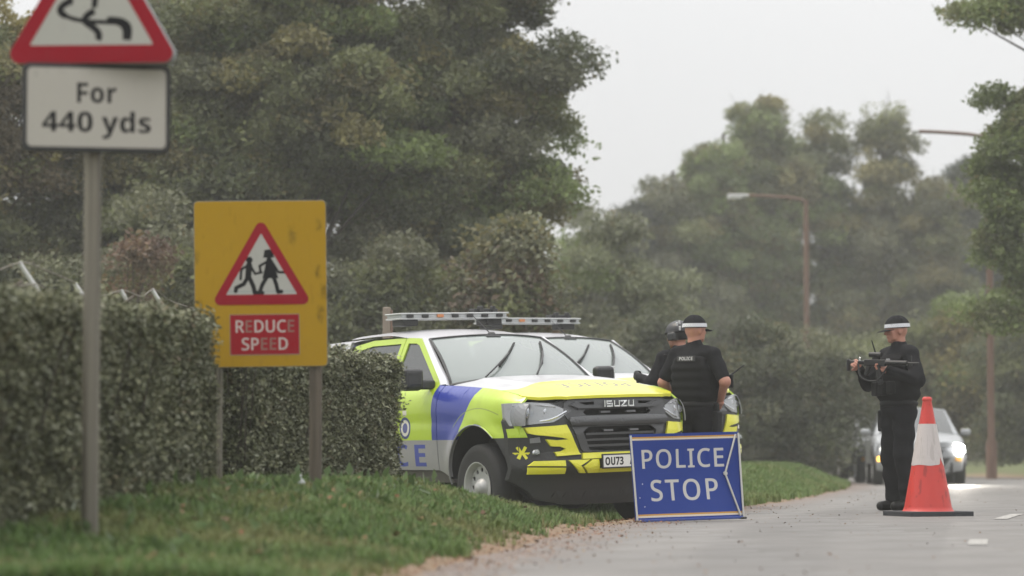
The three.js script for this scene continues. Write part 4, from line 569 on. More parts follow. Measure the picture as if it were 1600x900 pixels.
    part('windscreen_pillar', grid(4, 16, (u, v) => { const a = [s * lerp(0.755, 0.60, v), lerp(1.14, 1.687, v), lerp(-0.70, -1.33, v)], z = lerp(-0.742, -1.372, v), y = lerp(1.153, 1.698, v), b = [s * sideX(z, y), y, z]; return a.map((q, i) => lerp(q, b[i], u) + (i === 2 ? 0.02 * Math.sin(Math.PI * u) : i === 0 ? s * 0.014 * Math.sin(Math.PI * u) : 0.012 * Math.sin(Math.PI * u))); }), T.white, t);
    wheel(s * 0.795, 0, 0.385, t, s); wheel(s * 0.795, -3.125, 0.385, t, s);
  }
  // bonnet
  const half = [[0, 0.838], [0.30, 0.832], [0.53, 0.812], [0.60, 0.76], [0.72, 0.66], [0.80, 0.545], [0.808, 0.35], [0.812, 0.1], [0.812, -0.3], [0.80, -0.57], [0.6, -0.53], [0.3, -0.47], [0, -0.452]];
  part('bonnet', panel(poly([...half.map(([x, z]) => [x, z]), ...half.slice(1, -1).reverse().map(([x, z]) => [-x, z])]), (x, z) => [x, bonnetY(x, z), z], { inn: [0, -1, 0], depth: 0.025, uv: (x, z) => [(x + 1) / 2, (z + 0.75) / 1.75], max: 0.06 }), T.bonnet, t);
  part('cowl', grid(24, 3, (u, v) => { const a = u * 2 - 1; return [0.79 * a, lerp(1.20 - 0.06 * a * a, 1.185 - 0.055 * a * a, v), lerp(-0.44 - 0.14 * a * a, -0.52 - 0.22 * a * a, v)]; }), M.plastic, t);
  // windscreen, roof, rear of the cab
  const ws = (u, v, off = 0) => { const a = u * 2 - 1, k = Math.sin(Math.PI * v); return [lerp(0.755, 0.60, v) * a, lerp(1.195 - 0.055 * a * a, 1.725 - 0.038 * a * a, v) + 0.03 * k + off * 0.75, lerp(-0.45 - 0.25 * a * a, -1.22 - 0.11 * a * a, v) + 0.02 * k + off * 0.65]; };
  const scr = part('windscreen', grid(24, 16, (u, v) => ws(u, v)), T.misted, t);
  part('screen_surround', [tube(Array.from({ length: 13 }, (_, i) => ws(i / 12, 1, 0.004)), 0.013, 6, 30), tube(Array.from({ length: 9 }, (_, i) => ws(0.002, i / 8, 0.004)), 0.014, 6, 24), tube(Array.from({ length: 9 }, (_, i) => ws(0.998, i / 8, 0.004)), 0.014, 6, 24), tube(Array.from({ length: 13 }, (_, i) => ws(i / 12, 0.0, 0.004)), 0.02, 6, 30)], M.plastic, scr);
  part('interior_mirror', [box(0.25, 0.07, 0.03, 0, 1.60, -1.12, 0.02), box(0.16, 0.09, 0.06, 0, 1.68, -1.2, 0.02)], M.plastic, scr);
  for (const [u0, v0, u1, v1] of [[0.18, 0.02, 0.585, 0.74], [0.50, 0.02, 0.88, 0.82]]) {
    const L = (f, o) => ws(lerp(u0, u1, f), lerp(v0, v1, f), o), w = part('wiper', [tube([L(0, 0.03), L(0.2, 0.05), L(0.45, 0.045), L(0.62, 0.03)], 0.009, 6, 16)], M.plastic, t);
    part('wiper_blade', [tube([ws(lerp(u0, u1, 0.28) + 0.012, lerp(v0, v1, 0.28), 0.012), L(0.65, 0.02), L(1, 0.012)], 0.011, 6, 16)], M.rubber, w); }
  const roofY = (x, z) => { const q = (-1.22 - z) / 1.5; return 1.728 + 0.11 * sm(-0.05, 0.55, q) - 0.02 * sm(0.6, 1.1, q) - 0.045 * (x / 0.65) ** 2 - 0.03 * Math.abs(x / 0.65) ** 8; };
  part('roof', grid(20, 24, (u, v) => { const a = u * 2 - 1, z = lerp(-1.222 - 0.13 * a * a, -2.74, v), x = a * lerp(0.612, 0.65, sm(0, 0.25, v)); return [x, roofY(x, z), z]; }), T.white, t);
  part('canopy_roof', grid(16, 12, (u, v) => { const a = u * 2 - 1, z = lerp(-2.75, -4.2, v), x = a * 0.652; return [x, 1.768 - 0.045 * a * a - 0.03 * a ** 8 - 0.06 * v * v, z]; }), T.white, t);
  part('tailgate', [box(1.62, 0.62, 0.06, 0, 0.84, -4.33, 0.02), box(1.5, 0.14, 0.14, 0, 0.52, -4.4, 0.04)], T.silver, t);
  const rw = part('canopy_rear', [box(1.5, 0.14, 0.04, 0, 1.19, -4.31), box(1.3, 0.1, 0.04, 0, 1.64, -4.16)], T.white, t); part('window', grid(8, 6, (u, v) => [(u - 0.5) * lerp(1.5, 1.28, v), lerp(1.2, 1.66, v), lerp(-4.32, -4.17, v)]), T.tint, rw);
  part('cab_rear_window', grid(6, 6, (u, v) => [(u - 0.5) * lerp(1.5, 1.2, v), lerp(1.16, 1.7, v), lerp(-2.72, -2.66, v)]), T.tint, t);
  part('antenna', [new THREE.SphereGeometry(0.04, 12, 8).scale(0.8, 0.6, 1.3).translate(0.06, 1.745, -1.32), rod([0.06, 1.75, -1.34], [-0.03, 1.98, -1.5], 0.006, 0.003, 6)], M.plastic, t);
  // light bar
  const lb = part('light_bar', [box(1.18, 0.022, 0.30, 0, 1.868, -2.02, 0.01), box(1.19, 0.02, 0.31, 0, 1.928, -2.02, 0.01)], std(lin(0.45, 0.46, 0.46), 0.4), t);
  part('clear_lens', [box(1.16, 0.06, 0.285, 0, 1.90, -2.02, 0.02)], T.bar, lb);
  for (let i = 0; i < 7; i++) part('lamp_module', [box(0.07, 0.036, 0.02, -0.49 + i * 0.163, 1.898, -1.868, 0.006)], i === 2 ? std(lin(0.5, 0.2, 0.08), 0.5) : M.plastic, lb);
  for (const x of [-0.46, 0.46]) part('foot', [box(0.17, 0.085, 0.22, x, 1.822, -2.02, 0.02)], M.plastic, lb);
  part('camera_pod', [box(0.26, 0.05, 0.12, 0.40, 1.962, -2.02, 0.01), box(0.05, 0.07, 0.05, 0.33, 1.985, -1.96, 0.01), box(0.04, 0.07, 0.05, 0.47, 1.985, -1.96, 0.01)], M.plastic, lb);
  // nose
  const Fz = (off) => (x, y) => [x, y, frontZ(x, y) + off], fp = (pts, off, d = 0.02, holes) => panel(poly(pts, holes), Fz(off), { depth: d, max: 0.05, inn: [0, 0, -1] });
  const sym = (pts) => [...pts, ...pts.slice().reverse().filter(([x]) => x !== 0).map(([x, y]) => [-x, y])], mir = (pts, s) => s > 0 ? pts : pts.map(([x, y]) => [-x, y]).reverse();
  const bumper = part('front_bumper', [fp(sym([[0, 0.11], [0.55, 0.12], [0.78, 0.17], [0.925, 0.32], [0.928, 0.69], [0.93, 0.84], [0.88, 0.99], [0.6, 0.99], [0.5, 1.02], [0, 1.045]]), -0.022, 0.05, [sym([[0, 1.005], [0.47, 0.995], [0.515, 0.93], [0.49, 0.80], [0.40, 0.58], [0, 0.56]])])], M.plastic, t);
  part('grille_backing', [fp(sym([[0, 0.55], [0.42, 0.56], [0.53, 0.80], [0.54, 0.95], [0.5, 1.0], [0, 1.01]]), -0.13, 0)], T.dark, t);
  part('under_tray', grid(10, 4, (u, v) => { const x = (u - 0.5) * 1.5; return [x, lerp(0.115, 0.24, v), lerp(frontZ(x, 0.12) - 0.03, 0.3, v)]; }), T.dark, t);
  const grille = part('grille', [fp(sym([[0, 1.035], [0.49, 1.018], [0.545, 0.985], [0.56, 0.90], [0.50, 0.78], [0.425, 0.585], [0.38, 0.545], [0, 0.54]].reverse()), -0.008, 0.03, [[[0.24, 0.99], [0.40, 0.985], [0.34, 0.965], [0.24, 0.965]], [[-0.24, 0.99], [-0.24, 0.965], [-0.34, 0.965], [-0.40, 0.985]], [[-0.34, 0.925], [0.34, 0.925], [0.37, 0.90], [0.34, 0.875], [-0.34, 0.875], [-0.37, 0.90]], [[-0.34, 0.775], [0.34, 0.775], [0.40, 0.735], [0.345, 0.585], [0.31, 0.565], [-0.31, 0.565], [-0.345, 0.585], [-0.40, 0.735]]])], T.grey, t);
  part('grille_bar', [panel(poly([[-0.515, 0.79], [0.515, 0.79], [0.535, 0.83], [0.52, 0.862], [0.36, 0.868], [-0.36, 0.868], [-0.52, 0.862], [-0.535, 0.83]]), (x, y) => [x, y, frontZ(x, y) + 0.018 + 0.015 * Math.sin(Math.PI * clamp((y - 0.79) / 0.078))], { depth: 0.03, max: 0.04 })], T.grey, grille);
  part('grille_bar', [panel(poly([[-0.42, 0.935], [0.42, 0.935], [0.50, 0.965], [0.44, 0.985], [0.36, 0.955], [-0.36, 0.955], [-0.44, 0.985], [-0.50, 0.965]]), (x, y) => [x, y, frontZ(x, y) + 0.012], { depth: 0.03, max: 0.04 })], T.grey, grille);
  for (const y of [0.605, 0.655, 0.705]) part('grille_slat', [fp([[-0.37, y], [0.37, y], [0.37, y + 0.018], [-0.37, y + 0.018]], -0.014, 0.02)], T.grey, grille);
  for (const [x, y] of [[-0.14, 0.90], [0.14, 0.90], [-0.14, 0.742], [0.14, 0.742]]) part('vent_insert', [fp([[x - 0.05, y - 0.008], [x + 0.05, y - 0.008], [x + 0.05, y + 0.008], [x - 0.05, y + 0.008]], 0.0, 0.02)], std(lin(0.10, 0.10, 0.105), 0.5), grille);
  { // raised badge letters, drawn as strokes
    const st = (pts, x0) => pts.map(([a, b, c, d]) => { const p = [x0 + a, 0.946 + b], q = [x0 + c, 0.946 + d], L = Math.hypot(q[0] - p[0], q[1] - p[1]); return box(L + 0.013, 0.0125, 0.012, (p[0] + q[0]) / 2, (p[1] + q[1]) / 2, frontZ(p[0], p[1]) + 0.027, 0.002, 0, 0, Math.atan2(q[1] - p[1], q[0] - p[0])); });
    const h = 0.043, w = 0.052, S = [[0, h, w, h], [0, h / 2, 0, h], [0, h / 2, w, h / 2], [w, 0, w, h / 2], [0, 0, w, 0]], U = [[0, 0, 0, h], [0, 0, w, 0], [w, 0, w, h]], Z = [[0, h, w, h], [0, 0, w, h], [0, 0, w, 0]], I = [[0, 0, 0, h]];
    let x = -0.158; for (const [l, adv] of [[I, 0.026], [S, 0.078], [U, 0.078], [Z, 0.078], [U, 0]]) { part('badge_letter', st(l, x), M.chrome, grille); x += adv; } }
  for (const s of [-1, 1]) {
    const hl = part('headlight', [fp(mir([[0.505, 0.915], [0.60, 0.855], [0.66, 0.825], [0.915, 0.80], [0.93, 0.87], [0.925, 0.995], [0.80, 1.0], [0.67, 0.985]], s), -0.012, 0.03)], std(lin(0.34, 0.345, 0.35), 0.3, { metalness: 0.55 }), t);
    const bowl = (x, y, r) => new THREE.SphereGeometry(r, 18, 12, 0, Math.PI * 2, 0, Math.PI / 2).rotateX(Math.PI / 2).scale(1, 1, 0.25).translate(s * x, y, frontZ(x, y) - 0.03);
    part('reflector', [bowl(0.81, 0.905, 0.05)], T.bright, hl); part('reflector', [bowl(0.69, 0.91, 0.036)], T.bright, hl);
    part('projector_lens', [new THREE.SphereGeometry(0.03, 16, 12).scale(1, 1, 0.4).translate(s * 0.81, 0.905, frontZ(0.80, 0.9) + 0.004)], T.lens, hl);
    part('light_strip', [tube([[0.53, 0.915], [0.62, 0.872], [0.70, 0.845], [0.88, 0.825]].map(([x, y]) => [s * x, y, frontZ(x, y) - 0.012]), 0.010, 6, 20), tube([[0.62, 0.95], [0.72, 0.968], [0.89, 0.975]].map(([x, y]) => [s * x, y, frontZ(x, y) - 0.012]), 0.008, 6, 16)], T.bright, hl);
    part('cover_lens', [fp(mir([[0.50, 0.918], [0.60, 0.855], [0.66, 0.825], [0.917, 0.80], [0.933, 0.87], [0.927, 0.998], [0.80, 1.005], [0.67, 0.99]], s), 0.014, 0)], T.lens, hl);
    part('side_lens', [panel(poly([[0.665, 0.80], [0.665, 0.985], [0.61, 0.992], [0.43, 0.992], [0.49, 0.91], [0.53, 0.80]]), (z, y) => [s * (sideX(z, y) + 0.006), y, z], { inn: [-s, 0, 0], depth: 0.012, max: 0.05 })], std(lin(0.27, 0.275, 0.28), 0.25, { metalness: 0.55 }), hl);
    part('wing_tip', [fp(mir([[0.845, 0.70], [0.93, 0.70], [0.933, 0.775], [0.862, 0.785]], s), -0.004, 0.01)], T.fluo, t);
    part('bumper_panel', [fp(mir([[0.44, 0.525], [0.50, 0.66], [0.555, 0.80], [0.63, 0.795], [0.855, 0.785], [0.84, 0.735], [0.80, 0.72], [0.60, 0.69], [0.555, 0.675], [0.65, 0.67], [0.735, 0.68], [0.70, 0.62], [0.62, 0.615], [0.58, 0.595], [0.62, 0.575], [0.68, 0.57], [0.66, 0.515]].reverse(), s), 0.004, 0.025)], T.yellow, bumper);
    const fog = part('fog_lamp', [new THREE.CylinderGeometry(0.032, 0.036, 0.02, 20).rotateX(Math.PI / 2).translate(s * 0.80, 0.565, frontZ(0.8, 0.56) - 0.004)], T.bright, bumper); part('cover_lens', [new THREE.SphereGeometry(0.03, 14, 10).scale(1, 1, 0.4).translate(s * 0.80, 0.565, frontZ(0.8, 0.56) + 0.008)], T.lens, fog);
    part('daytime_lamp', [fp(mir([[0.77, 0.655], [0.83, 0.65], [0.83, 0.69], [0.775, 0.70]], s), -0.006, 0.01)], std(lin(0.25, 0.25, 0.26), 0.3, { metalness: 0.5 }), bumper);
    for (const pts of [[[0.60, 0.415], [0.86, 0.425], [0.855, 0.365], [0.60, 0.362]], [[0.60, 0.478], [0.82, 0.478], [0.86, 0.437], [0.60, 0.428], [0.55, 0.40], [0.52, 0.362], [0.585, 0.362]].slice(0, 4), [[0.36, 0.478], [0.57, 0.478], [0.46, 0.365], [0.40, 0.362], [0.46, 0.43]], [[0.27, 0.478], [0.335, 0.478], [0.43, 0.42], [0.375, 0.362], [0.27, 0.362]]]) part('lip_panel', [fp(mir(pts.slice().reverse(), s), 0.006, 0.02)], T.yellow, bumper);
  }
  part('bumper_centre', [fp([[-0.43, 0.485], [0.43, 0.485], [0.42, 0.535], [-0.42, 0.535]], 0.004, 0.025)], T.yellow, bumper);
  part('lip_panel', [fp([[-0.265, 0.362], [0.265, 0.362], [0.265, 0.40], [-0.265, 0.40]], 0.006, 0.02)], T.yellow, bumper);
  const pt = canvasTex(520, 112, (g, w, h) => { g.fillStyle = '#dadad6'; g.fillRect(0, 0, w, h); g.strokeStyle = '#2a2a2c'; g.lineWidth = 5; g.strokeRect(3, 3, w - 6, h - 6); g.fillStyle = '#141416'; g.font = '700 92px sans-serif'; g.textAlign = 'left'; g.strokeStyle = '#141416'; g.lineWidth = 3; g.save(); g.scale(0.86, 1); g.fillText('OU73', 24, 89); g.strokeText('OU73', 24, 89); g.fillText('A', 338, 89); g.strokeText('A', 338, 89); g.restore(); });
  const np = part('number_plate', [box(0.535, 0.126, 0.012, 0, 0.458, 0.957, 0.004)], M.black, bumper);
  part('plate_face', new THREE.PlaneGeometry(0.52, 0.112).translate(0, 0.458, 0.9665), std(0xffffff, 0.4, { map: pt }), np);
  // inside and underneath
  part('floor_pan', [box(1.1, 0.10, 4.7, 0, 0.36, -1.9), box(1.72, 0.35, 1.95, 0, 0.62, -1.68), box(1.66, 0.35, 0.3, 0, 0.78, -2.58), box(1.1, 0.5, 1.2, 0, 0.66, 0.0), box(1.1, 0.35, 1.6, 0, 0.7, -3.4), box(0.16, 0.14, 1.5, 0, 0.36, -3.125, 0.02, 0, Math.PI / 2, 0)], T.dark, t);
  part('dashboard', [box(1.56, 0.22, 0.42, 0, 1.03, -0.82, 0.07), box(0.5, 0.12, 0.3, 0.36, 1.13, -0.86, 0.05)], M.seat, t);
  part('steering_wheel', [new THREE.TorusGeometry(0.18, 0.017, 8, 28).rotateX(-0.4).translate(-0.36, 1.13, -1.14)], M.plastic, t);
  for (const [x, z] of [[-0.36, -1.55], [0.36, -1.55], [-0.36, -2.42], [0.36, -2.42]]) { const se = part('seat', [box(0.50, 0.14, 0.5, x, 0.86, z + 0.08, 0.05), box(0.48, 0.62, 0.14, x, 1.18, z - 0.2, 0.06, -0.2, 0, 0)], M.seat, t); part('headrest', [box(0.26, 0.17, 0.10, x, 1.53, z - 0.28, 0.04, -0.15, 0, 0)], M.seat, se); }
  // ride height and final proportions: taller nose, lower cab, narrower front corners
  for (const c of t.children) if (c.name !== 'wheel') { c.position.y = c.name === 'light_bar' ? 0.19 : 0.115;
    c.traverse((m) => { if (!m.isMesh || m.geometry.userData.fitted) return; m.geometry.userData.fitted = true; const p = m.geometry.attributes.position;
      for (let i = 0; i < p.count; i++) { let y = p.getY(i); const z = p.getZ(i); y = y < 1.05 ? y : y < 1.195 ? 1.05 + (y - 1.05) * 1.24 : 1.23 + (y - 1.195) * 0.762; if (y < 0.55 && z > 0.3 && y > 0.2) y += 0.02; p.setXYZ(i, p.getX(i) * (1 - 0.055 * sm(0.2, 0.8, z)), y, z); }
      m.geometry.computeVertexNormals(); }); }
  return t;
}
const pickup = makePickup();
pickup.position.set(0.50, -0.105, -25.6); pickup.rotation.set(0, 0.55, 0.035, 'YXZ');
{
  const p2 = pickup.clone(); p2.name = numbered('police_pickup'); scene.add(p2);
  p2.userData = { ...pickup.userData, label: 'second police pickup behind the officers, mostly hidden by the first one' };
  p2.position.set(1.27, 0.02, -29.2); p2.rotation.set(0, 0.56, 0.02, 'YXZ');
}

/* ------------------------------------------------------------------ people: distance fields joined smoothly and meshed */
function nets(f, lo, hi, h) { // surface nets over a distance field
  const n = [0, 1, 2].map((k) => Math.ceil((hi[k] - lo[k]) / h) + 2), [nx, ny, nz] = n, F = new Float32Array(nx * ny * nz), id = new Int32Array(nx * ny * nz).fill(-1), P = [], I = [];
  const at = (i, j, k) => (k * ny + j) * nx + i;
  for (let k = 0; k < nz; k++) for (let j = 0; j < ny; j++) for (let i = 0; i < nx; i++) F[at(i, j, k)] = f(lo[0] + i * h, lo[1] + j * h, lo[2] + k * h);
  const E = [[0, 1], [2, 3], [4, 5], [6, 7], [0, 2], [1, 3], [4, 6], [5, 7], [0, 4], [1, 5], [2, 6], [3, 7]], c = new Float32Array(8);
  for (let k = 0; k < nz - 1; k++) for (let j = 0; j < ny - 1; j++) for (let i = 0; i < nx - 1; i++) {
    let m = 0; for (let q = 0; q < 8; q++) { c[q] = F[at(i + (q & 1), j + ((q >> 1) & 1), k + (q >> 2))]; if (c[q] < 0) m++; } if (m === 0 || m === 8) continue;
    let x = 0, y = 0, z = 0, e = 0; for (const [a, b] of E) if ((c[a] < 0) !== (c[b] < 0)) { const t = c[a] / (c[a] - c[b]); x += (a & 1) + t * ((b & 1) - (a & 1)); y += ((a >> 1) & 1) + t * (((b >> 1) & 1) - ((a >> 1) & 1)); z += (a >> 2) + t * ((b >> 2) - (a >> 2)); e++; }
    id[at(i, j, k)] = P.length / 3; P.push(lo[0] + (i + x / e) * h, lo[1] + (j + y / e) * h, lo[2] + (k + z / e) * h); }
  const quad = (a, b, c2, d, flip) => { if (a < 0 || b < 0 || c2 < 0 || d < 0) return; flip ? I.push(a, c2, b, a, d, c2) : I.push(a, b, c2, a, c2, d); };
  for (let k = 1; k < nz - 1; k++) for (let j = 1; j < ny - 1; j++) for (let i = 1; i < nx - 1; i++) { const s = F[at(i, j, k)] < 0;
    if (s !== (F[at(i + 1, j, k)] < 0)) quad(id[at(i, j - 1, k - 1)], id[at(i, j, k - 1)], id[at(i, j, k)], id[at(i, j - 1, k)], !s);
    if (s !== (F[at(i, j + 1, k)] < 0)) quad(id[at(i - 1, j, k - 1)], id[at(i, j, k - 1)], id[at(i, j, k)], id[at(i - 1, j, k)], s);
    if (s !== (F[at(i, j, k + 1)] < 0)) quad(id[at(i - 1, j - 1, k)], id[at(i, j - 1, k)], id[at(i, j, k)], id[at(i - 1, j, k)], !s); }
  const g = new THREE.BufferGeometry(); g.setAttribute('position', new THREE.Float32BufferAttribute(P, 3)); g.setIndex(I); g.computeVertexNormals();
  const U = new Float32Array(P.length / 3 * 2); for (let i = 0; i < U.length / 2; i++) { U[2 * i] = P[3 * i] + P[3 * i + 2]; U[2 * i + 1] = P[3 * i + 1]; } g.setAttribute('uv', new THREE.BufferAttribute(U, 2)); return g;
}
const cap3 = (a, b, ra, rb = ra) => { const dx = b[0] - a[0], dy = b[1] - a[1], dz = b[2] - a[2], L = dx * dx + dy * dy + dz * dz || 1e-9; return (x, y, z) => { const px = x - a[0], py = y - a[1], pz = z - a[2], t = clamp((px * dx + py * dy + pz * dz) / L); return Math.hypot(px - dx * t, py - dy * t, pz - dz * t) - lerp(ra, rb, t); }; };
const ell3 = (c, r) => (x, y, z) => { const a = (x - c[0]) / r[0], b = (y - c[1]) / r[1], d = (z - c[2]) / r[2], k0 = Math.hypot(a, b, d), k1 = Math.hypot(a / r[0], b / r[1], d / r[2]); return k1 < 1e-6 ? -Math.min(...r) : k0 * (k0 - 1) / k1; };
const rbox3 = (c, hsz, r) => (x, y, z) => { const a = Math.abs(x - c[0]) - hsz[0] + r, b = Math.abs(y - c[1]) - hsz[1] + r, d = Math.abs(z - c[2]) - hsz[2] + r; return Math.hypot(Math.max(a, 0), Math.max(b, 0), Math.max(d, 0)) + Math.min(Math.max(a, b, d), 0) - r; };
const join = (k, fs) => (x, y, z) => { let d = fs[0](x, y, z); for (let i = 1; i < fs.length; i++) { const e = fs[i](x, y, z), h = Math.max(k - Math.abs(d - e), 0) / k; d = Math.min(d, e) - h * h * k * 0.25; } return d; };
const add = (a, b, s = 1) => [a[0] + b[0] * s, a[1] + b[1] * s, a[2] + b[2] * s];
function handField(wrist, dir, palm, curl, thumbSide) { // four fingers and a thumb, bent towards the palm normal
  const d = V(...dir).normalize(), n = V(...palm); n.addScaledVector(d, -n.dot(d)).normalize(); const t = d.clone().cross(n).multiplyScalar(thumbSide), W = V(...wrist), A = (v) => [v.x, v.y, v.z], out = [];
  const q = (a, b, c) => W.clone().addScaledVector(d, a).addScaledVector(t, b).addScaledVector(n, c);
  out.push(cap3(A(q(-0.05, 0, 0)), A(q(0.01, 0, 0)), 0.03, 0.027)); for (const b of [-0.026, -0.009, 0.009, 0.026]) out.push(cap3(A(q(0.012, b * 0.75, 0)), A(q(0.088, b, 0.002)), 0.016, 0.0135));
  const len = [0.058, 0.072, 0.078, 0.07]; const fingers = [];
  [-0.030, -0.010, 0.010, 0.030].forEach((b, i) => { let p = q(0.088, b, 0.002), a = curl * (0.85 + 0.08 * i); for (let k = 0; k < 3; k++) { const L = len[i] * [0.45, 0.32, 0.26][k], e = p.clone().addScaledVector(d, Math.cos(a) * L).addScaledVector(n, Math.sin(a) * L); fingers.push(cap3(A(p), A(e), 0.0098 - 0.0008 * k, 0.0092 - 0.0008 * k)); p = e; a += curl * 0.9; } });
  const th0 = q(0.02, 0.03, 0.008), th1 = q(0.055, 0.055, 0.02), th2 = q(0.082, 0.05, 0.045); fingers.push(cap3(A(th0), A(th1), 0.016, 0.012), cap3(A(th1), A(th2), 0.0115, 0.0095));
  const palmF = join(0.02, out); return (x, y, z) => { let m = palmF(x, y, z); for (const f of fingers) { const e = f(x, y, z), h = Math.max(0.006 - Math.abs(m - e), 0) / 0.006; m = Math.min(m, e) - h * h * 0.0015; } return m; };
}
const skinMat = std(lin(0.44, 0.215, 0.155), 0.55, { map: noiseTex(128, (i, j) => { const v = 0.86 + 0.14 * fbm(i / 9, j / 9, 2); return [v, v * 0.97, v * 0.96]; }) });
const weave = noiseTex(128, (i, j) => { const v = 0.5 + 0.3 * ((i + j) % 4 < 2 ? 1 : -1) * 0.5 + 0.3 * (hash3(i, j, 2) - 0.5); return [v, v, v]; });
const cloth = (c, r = 0.9) => mat(c, { roughness: r, specularIntensity: 0.22, bumpMap: weave, bumpScale: 0.002 });
const U_ = { shirt: cloth(lin(0.013, 0.013, 0.015)), trousers: cloth(lin(0.011, 0.011, 0.013)), vest: cloth(lin(0.009, 0.009, 0.010), 0.8), boots: mat(lin(0.010, 0.010, 0.010), { roughness: 0.4 }), kit: mat(lin(0.011, 0.011, 0.012), { roughness: 0.55 }), cap: cloth(lin(0.013, 0.013, 0.015)) };
const checkTex = canvasTex(512, 32, (g, w, h) => { g.fillStyle = '#d9dadf'; g.fillRect(0, 0, w, h); g.fillStyle = '#5a5f6c'; for (let i = 0; i < 64; i++) for (let j = 0; j < 3; j++) if ((i + j) % 2) g.fillRect(i * 8 + 2, j * 11 + 2, 5, 7); });
function person(label, pos, turn, o) {
  const t = thing('person', label, 'person', pos, turn, 'police officers'), wr = (x, y, z, a = 0.012) => a * (fbm(x * 13 + pos[0], y * 9, z * 13, 3) - 0.47) + a * 0.5 * Math.sin(y * 38 + x * 14 + 3 * noise(x * 8, y * 8, z * 8)) * 0.5;
  const { armL, armR, legL, legR } = o, hy = o.headYaw ?? 0, hp = o.headPitch ?? 0, neck = [0, 1.527, 0.0];
  const hm = new THREE.Matrix4().makeTranslation(...neck).multiply(new THREE.Matrix4().makeRotationFromEuler(new THREE.Euler(hp, hy, 0, 'YXZ'))), inv = hm.clone().invert().elements;
  const inHead = (f) => (x, y, z) => f(inv[0] * x + inv[4] * y + inv[8] * z + inv[12], inv[1] * x + inv[5] * y + inv[9] * z + inv[13], inv[2] * x + inv[6] * y + inv[10] * z + inv[14]);
  const headF = join(0.018, [ell3([0, 0.155, 0.008], [0.074, 0.098, 0.092]), ell3([0, 0.14, -0.035], [0.07, 0.075, 0.06]), ell3([0, 0.085, 0.04], [0.056, 0.062, 0.056]), ell3([0, 0.045, 0.07], [0.028, 0.024, 0.024]), cap3([0, 0.142, 0.094], [0, 0.108, 0.114], 0.009, 0.014), cap3([-0.035, 0.157, 0.084], [0.035, 0.157, 0.084], 0.011), cap3([-0.018, 0.078, 0.091], [0.018, 0.078, 0.091], 0.008), ell3([0.077, 0.125, -0.004], [0.011, 0.031, 0.019]), ell3([-0.077, 0.125, -0.004], [0.011, 0.031, 0.019]), cap3([0.05, 0.115, 0.06], [0.045, 0.06, 0.045], 0.018), cap3([-0.05, 0.115, 0.06], [-0.045, 0.06, 0.045], 0.018), cap3([0, -0.08, -0.015], [0, 0.09, -0.01], 0.062, 0.058)]);
  const limb = (A, r, grow = 0) => [cap3(A[0], A[1], r[0] + grow, r[1] + grow), cap3(A[1], A[2], r[2] + grow, r[3] + grow)];
  const RA = [0.054, 0.043, 0.044, 0.029], RL = [0.086, 0.06, 0.062, 0.043];
  const torso = (g) => [ell3([0, 0.95, -0.005], [0.168 + g, 0.135 + g, 0.122 + g]), ell3([0, 1.13, 0], [0.158 + g, 0.17 + g, 0.112 + g]), ell3([0, 1.31, 0.0], [0.188 + g, 0.19 + g, 0.128 + g]), cap3([-0.165, 1.43, -0.01], [0.165, 1.43, -0.01], 0.062 + g), cap3([-0.13, 1.45, -0.02], [0.13, 1.45, -0.02], 0.058 + g)];
  const bodyF = join(0.04, [inHead(headF), cap3([0, 1.42, -0.015], [0, 1.56, 0], 0.062, 0.058), ...torso(-0.012), ...limb(armL, RA), ...limb(armR, RA), ...limb(legL, RL, -0.006), ...limb(legR, RL, -0.006), ...[legL, legR].map((l) => cap3(add(l[2], [0, -0.03, -0.03]), add(l[2], o.toe ?? [0, -0.05, 0.15]), 0.036, 0.026))]);
  const pieces = [nets(bodyF, [-0.52, 0.0, -0.35], [0.52, 1.5, 0.55], 0.012)];
  { const c = V(0, 0.1, 0).applyMatrix4(hm); pieces.push(nets(inHead(headF), [c.x - 0.15, c.y - 0.2, c.z - 0.17], [c.x + 0.15, c.y + 0.17, c.z + 0.17], 0.0045)); }
  const gloves = [];
  for (const [A, h, sd] of [[armL, o.handL, 1], [armR, o.handR, -1]]) { const d = h?.dir ?? V(...A[2]).sub(V(...A[1])).normalize().toArray(), f = handField(A[2], d, h?.palm ?? [0, 0, -1], h?.curl ?? 0.45, (h?.thumb ?? 1) * sd); pieces.push(nets(f, add(A[2], [-0.16, -0.16, -0.16]), add(A[2], [0.16, 0.16, 0.16]), 0.0042)); if (o.gloves) gloves.push(nets((x, y, z) => f(x, y, z) - 0.004, add(A[2], [-0.16, -0.16, -0.16]), add(A[2], [0.16, 0.16, 0.16]), 0.005)); }
  part('body', mergeGeometries(pieces), skinMat, t);
  if (o.gloves) for (const g of gloves) part('glove', g, U_.kit, t);
  const eyes = [-0.031, 0.031].map((x) => new THREE.SphereGeometry(0.0125, 10, 8).applyMatrix4(new THREE.Matrix4().makeTranslation(x, 0.14, 0.0815)).applyMatrix4(hm)); eyes.forEach((e) => part('eye', e, std(lin(0.06, 0.045, 0.04), 0.3), t));
  part('hair', nets(inHead((x, y, z) => Math.max(Math.max(ell3([0, 0.158, 0.002], [0.0785, 0.102, 0.096])(x, y, z), ell3([0, 0.15, -0.02], [0.0785, 0.11, 0.085])(x, y, z) * 0 - 1), -(y - 0.115 - 0.75 * Math.max(0, z + 0.03)))), [-0.16, 1.55, -0.18], [0.16, 1.86, 0.18], 0.006), std(lin(0.06, 0.042, 0.032), 0.9), t);
  // clothes
  const sleeve = (A) => { if (o.long) return [cap3(A[0], A[1], 0.071, 0.058), cap3(A[1], V(...A[1]).lerp(V(...A[2]), 0.93).toArray(), 0.057, 0.042)]; const m = V(...A[0]).lerp(V(...A[1]), 0.74).toArray(); return [cap3(A[0], m, 0.071, 0.068)]; };
